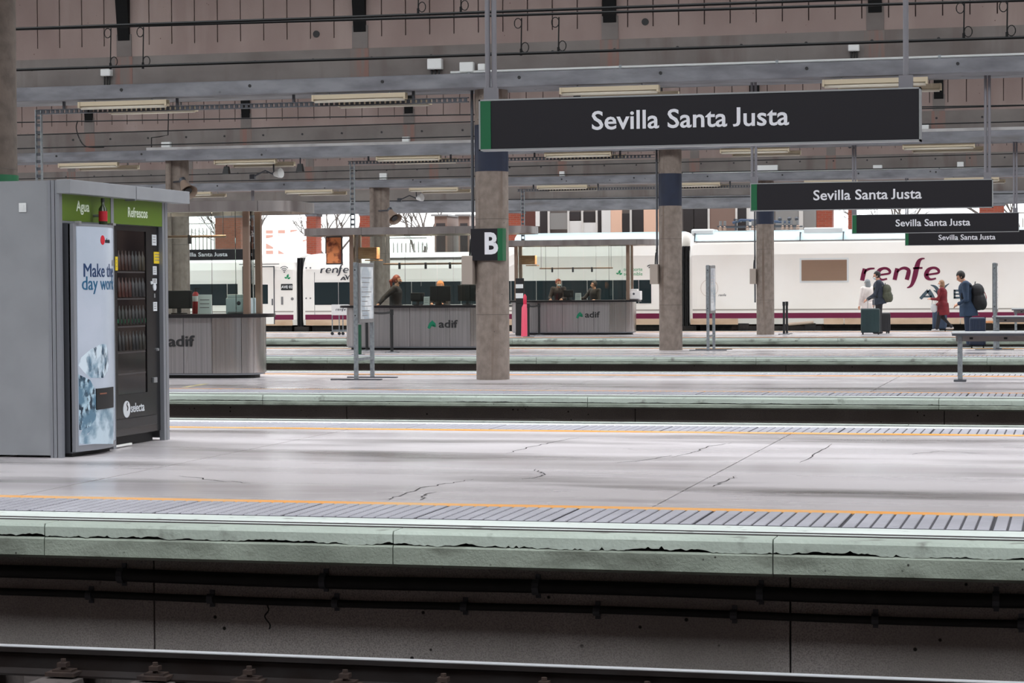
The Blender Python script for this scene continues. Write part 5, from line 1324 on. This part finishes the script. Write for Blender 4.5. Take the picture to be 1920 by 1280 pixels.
def suitcase(px, py, w, h, d, mat, lab, rz=0., handle=.35, hm=None):
    g = G(px, py); t = thing('suitcase', lab, 'suitcase', (g.x, g.y, 0), rz)
    MB().box(-w/2, w/2, -d/2, d/2, .06, h).build('shell', mat, t, local=True, bevel=.045, seg=4)
    n = 5
    for k in range(n):
        x = -w/2 + w*(k+.7)/(n+.4); MB().box(x-.012, x+.012, -d/2-.006, -d/2+.01, .12, h-.07).build('rib', mat, t, local=True, bevel=.004)
    MB().box(-w/2-.003, w/2+.003, -.008, .008, .058, h+.003).build('zip_seam', m_black, t, local=True)
    for sx in (-1, 1):
        for sy in (-1, 1):
            x, y = sx*(w/2-.05), sy*(d/2-.05); MB().tube([(x-.012,y,.03),(x+.012,y,.03)], .03, 12).box(x-.02, x+.02, y-.02, y+.02, .04, .07).build('wheel', m_black, t, local=True)
    if handle:
        for sx in (-1, 1): MB().tube([(sx*.09, d*.25, h-.01), (sx*.09, d*.25, h+handle)], .009, 8).build('telescopic_bar', m_alu, t, local=True)
        MB().tube([(-.10, d*.25, h+handle), (.10, d*.25, h+handle)], .017, 8).build('grip', m_black, t, local=True)
    return t
m_case_g = M('case_dark_green', S(38,58,60), .4, col2=S(32,50,52), ns=4)
suitcase(1632.5, 627.0, .55, .76, .30, m_case_g, 'large dark green suitcase with raised handle before the couple', handle=.30)
suitcase(1657, 625.0, .36, .62, .24, M('case_black', S(32,32,36), .5), 'smaller black suitcase behind the man with the olive backpack', rz=.5, handle=0)
# --- woman in red
g = G(1768, 621.5)
person('woman in dark red coat walking with a blue suitcase', (g.x, g.y, 0), math.pi, 1.56, .05, [[(.16,.20,1.12),(.38,.12,1.13)], [(.02,-.25,1.10),(.22,-.20,.92)]], WALK,
       M('coat_red', S(116,18,30), .75, col2=S(98,15,26), ns=7), .32, m_tr_blk, m_hair_bl, 'long', m_mask_w, lean=.05, shoe=S(190,186,186), bulk=1.05)
suitcase(1762, 620.5, .44, .66, .26, M('case_steel_blue', S(66,84,108), .4), 'steel blue suitcase pulled along by the woman in red', handle=.30)
hb_ = thing('handbag', 'pale bag carried in front of the woman in red', 'bag', (g.x-.33, g.y-.12, .62)); b = MB(); b.ball((.06,0,.12), .10, .07, .12); b.ball((.07,.02,.06), .10, .07, .09); remesh(b, 'bag_body', M('bag_pale', S(196,198,198), .7), hb_, .015)
MB().tube(smooth_pts([(.0,0,.20),(.03,0,.36),(.09,0,.36),(.12,0,.20)], 5), .01, 6).build('bag_strap', M('bag_pale', S(196,198,198), .7), hb_, local=True)
# --- man in blue coat
g = G(1815, 650.5)
person('man in blue hooded coat looking down with a black backpack behind the near bench', (g.x, g.y, 0), math.pi, 1.75, .1, [[(.02,.25,1.10),(.20,.20,1.0)], [(-.08,-.25,1.10),(-.16,-.24,.86)]], STAND,
       M('coat_blue', S(46,66,92), .75, col2=S(38,56,78), ns=5), .22, m_tr_navy, m_hair_dk, 'short', None, head_pitch=.55, lean=.12, bulk=1.05)
bp = thing('backpack', 'large black backpack with red edging on the man in the blue coat', 'backpack', (g.x-.13, g.y, .93), math.pi); pack(bp, M('pack_black', S(26,26,30), .7), 1.15, .13)
MB().tube(smooth_pts([(-.50,-.1,.02),(-.54,-.12,.22),(-.46,-.1,.40)], 5), .010, 6).build('red_piping', M('pack_red', S(150,30,36), .6), bp, local=True)
suitcase(1833, 652.5, .36, .70, .27, M('case_navy', S(40,52,74), .35), 'navy suitcase beside the man in the blue coat', handle=.0)
# --- desk clerks
y2, y3 = DESK_Y[2], DESK_Y[3]
p = at(741, 560, y2+1.30)
person('woman with auburn ponytail and black mask leaning on the middle desk', (p.x, p.y, 0), .1, 1.74, -.1, [[(-.05,.26,1.16),(.10,.28,1.02)], [(-.22,-.30,1.22),(-.30,-.47,1.085)]], STAND, m_ct_blk, .12, m_tr_blk, m_hair_red, 'tail', m_mask_k, lean=.04)
p = at(827, 560, y2+1.40)
person('clerk with copper blond hair behind the black monitor of the middle desk', (p.x, p.y, 0), -math.pi/2, 1.60, 0, [[(.18,.24,1.10),(.36,.16,1.15)], [(.18,-.24,1.10),(.36,-.16,1.15)]], STAND, m_ct_blk, .1, m_tr_blk, m_hair_or, 'long', None, head_pitch=.35)
p = at(1050, 560, y3+1.30)
person('clerk with white mask leaning forward over the farthest desk', (p.x-.05, p.y, 0), -math.pi/2+.25, 1.68, .45, [[(.28,.20,1.16),(.46,.10,1.12)], [(.18,-.28,1.16),(.40,-.26,1.12)]], STAND, M('jacket_brown_black', S(38,28,28), .75), .1, m_tr_blk, m_hair_red, 'short', m_mask_w, head_pitch=.2, lean=.14)
p = at(1116, 560, y3+1.30)
person('clerk in black turned aside, reaching across the farthest desk', (p.x, p.y, 0), -math.pi/2-.45, 1.61, -.6, [[(.12,.26,1.10),(.28,.22,1.12)], [(.18,-.30,1.20),(.36,-.42,1.16)]], STAND, m_ct_blk, .1, m_tr_blk, m_hair_dk, 'short', None, head_pitch=.05, lean=.06)
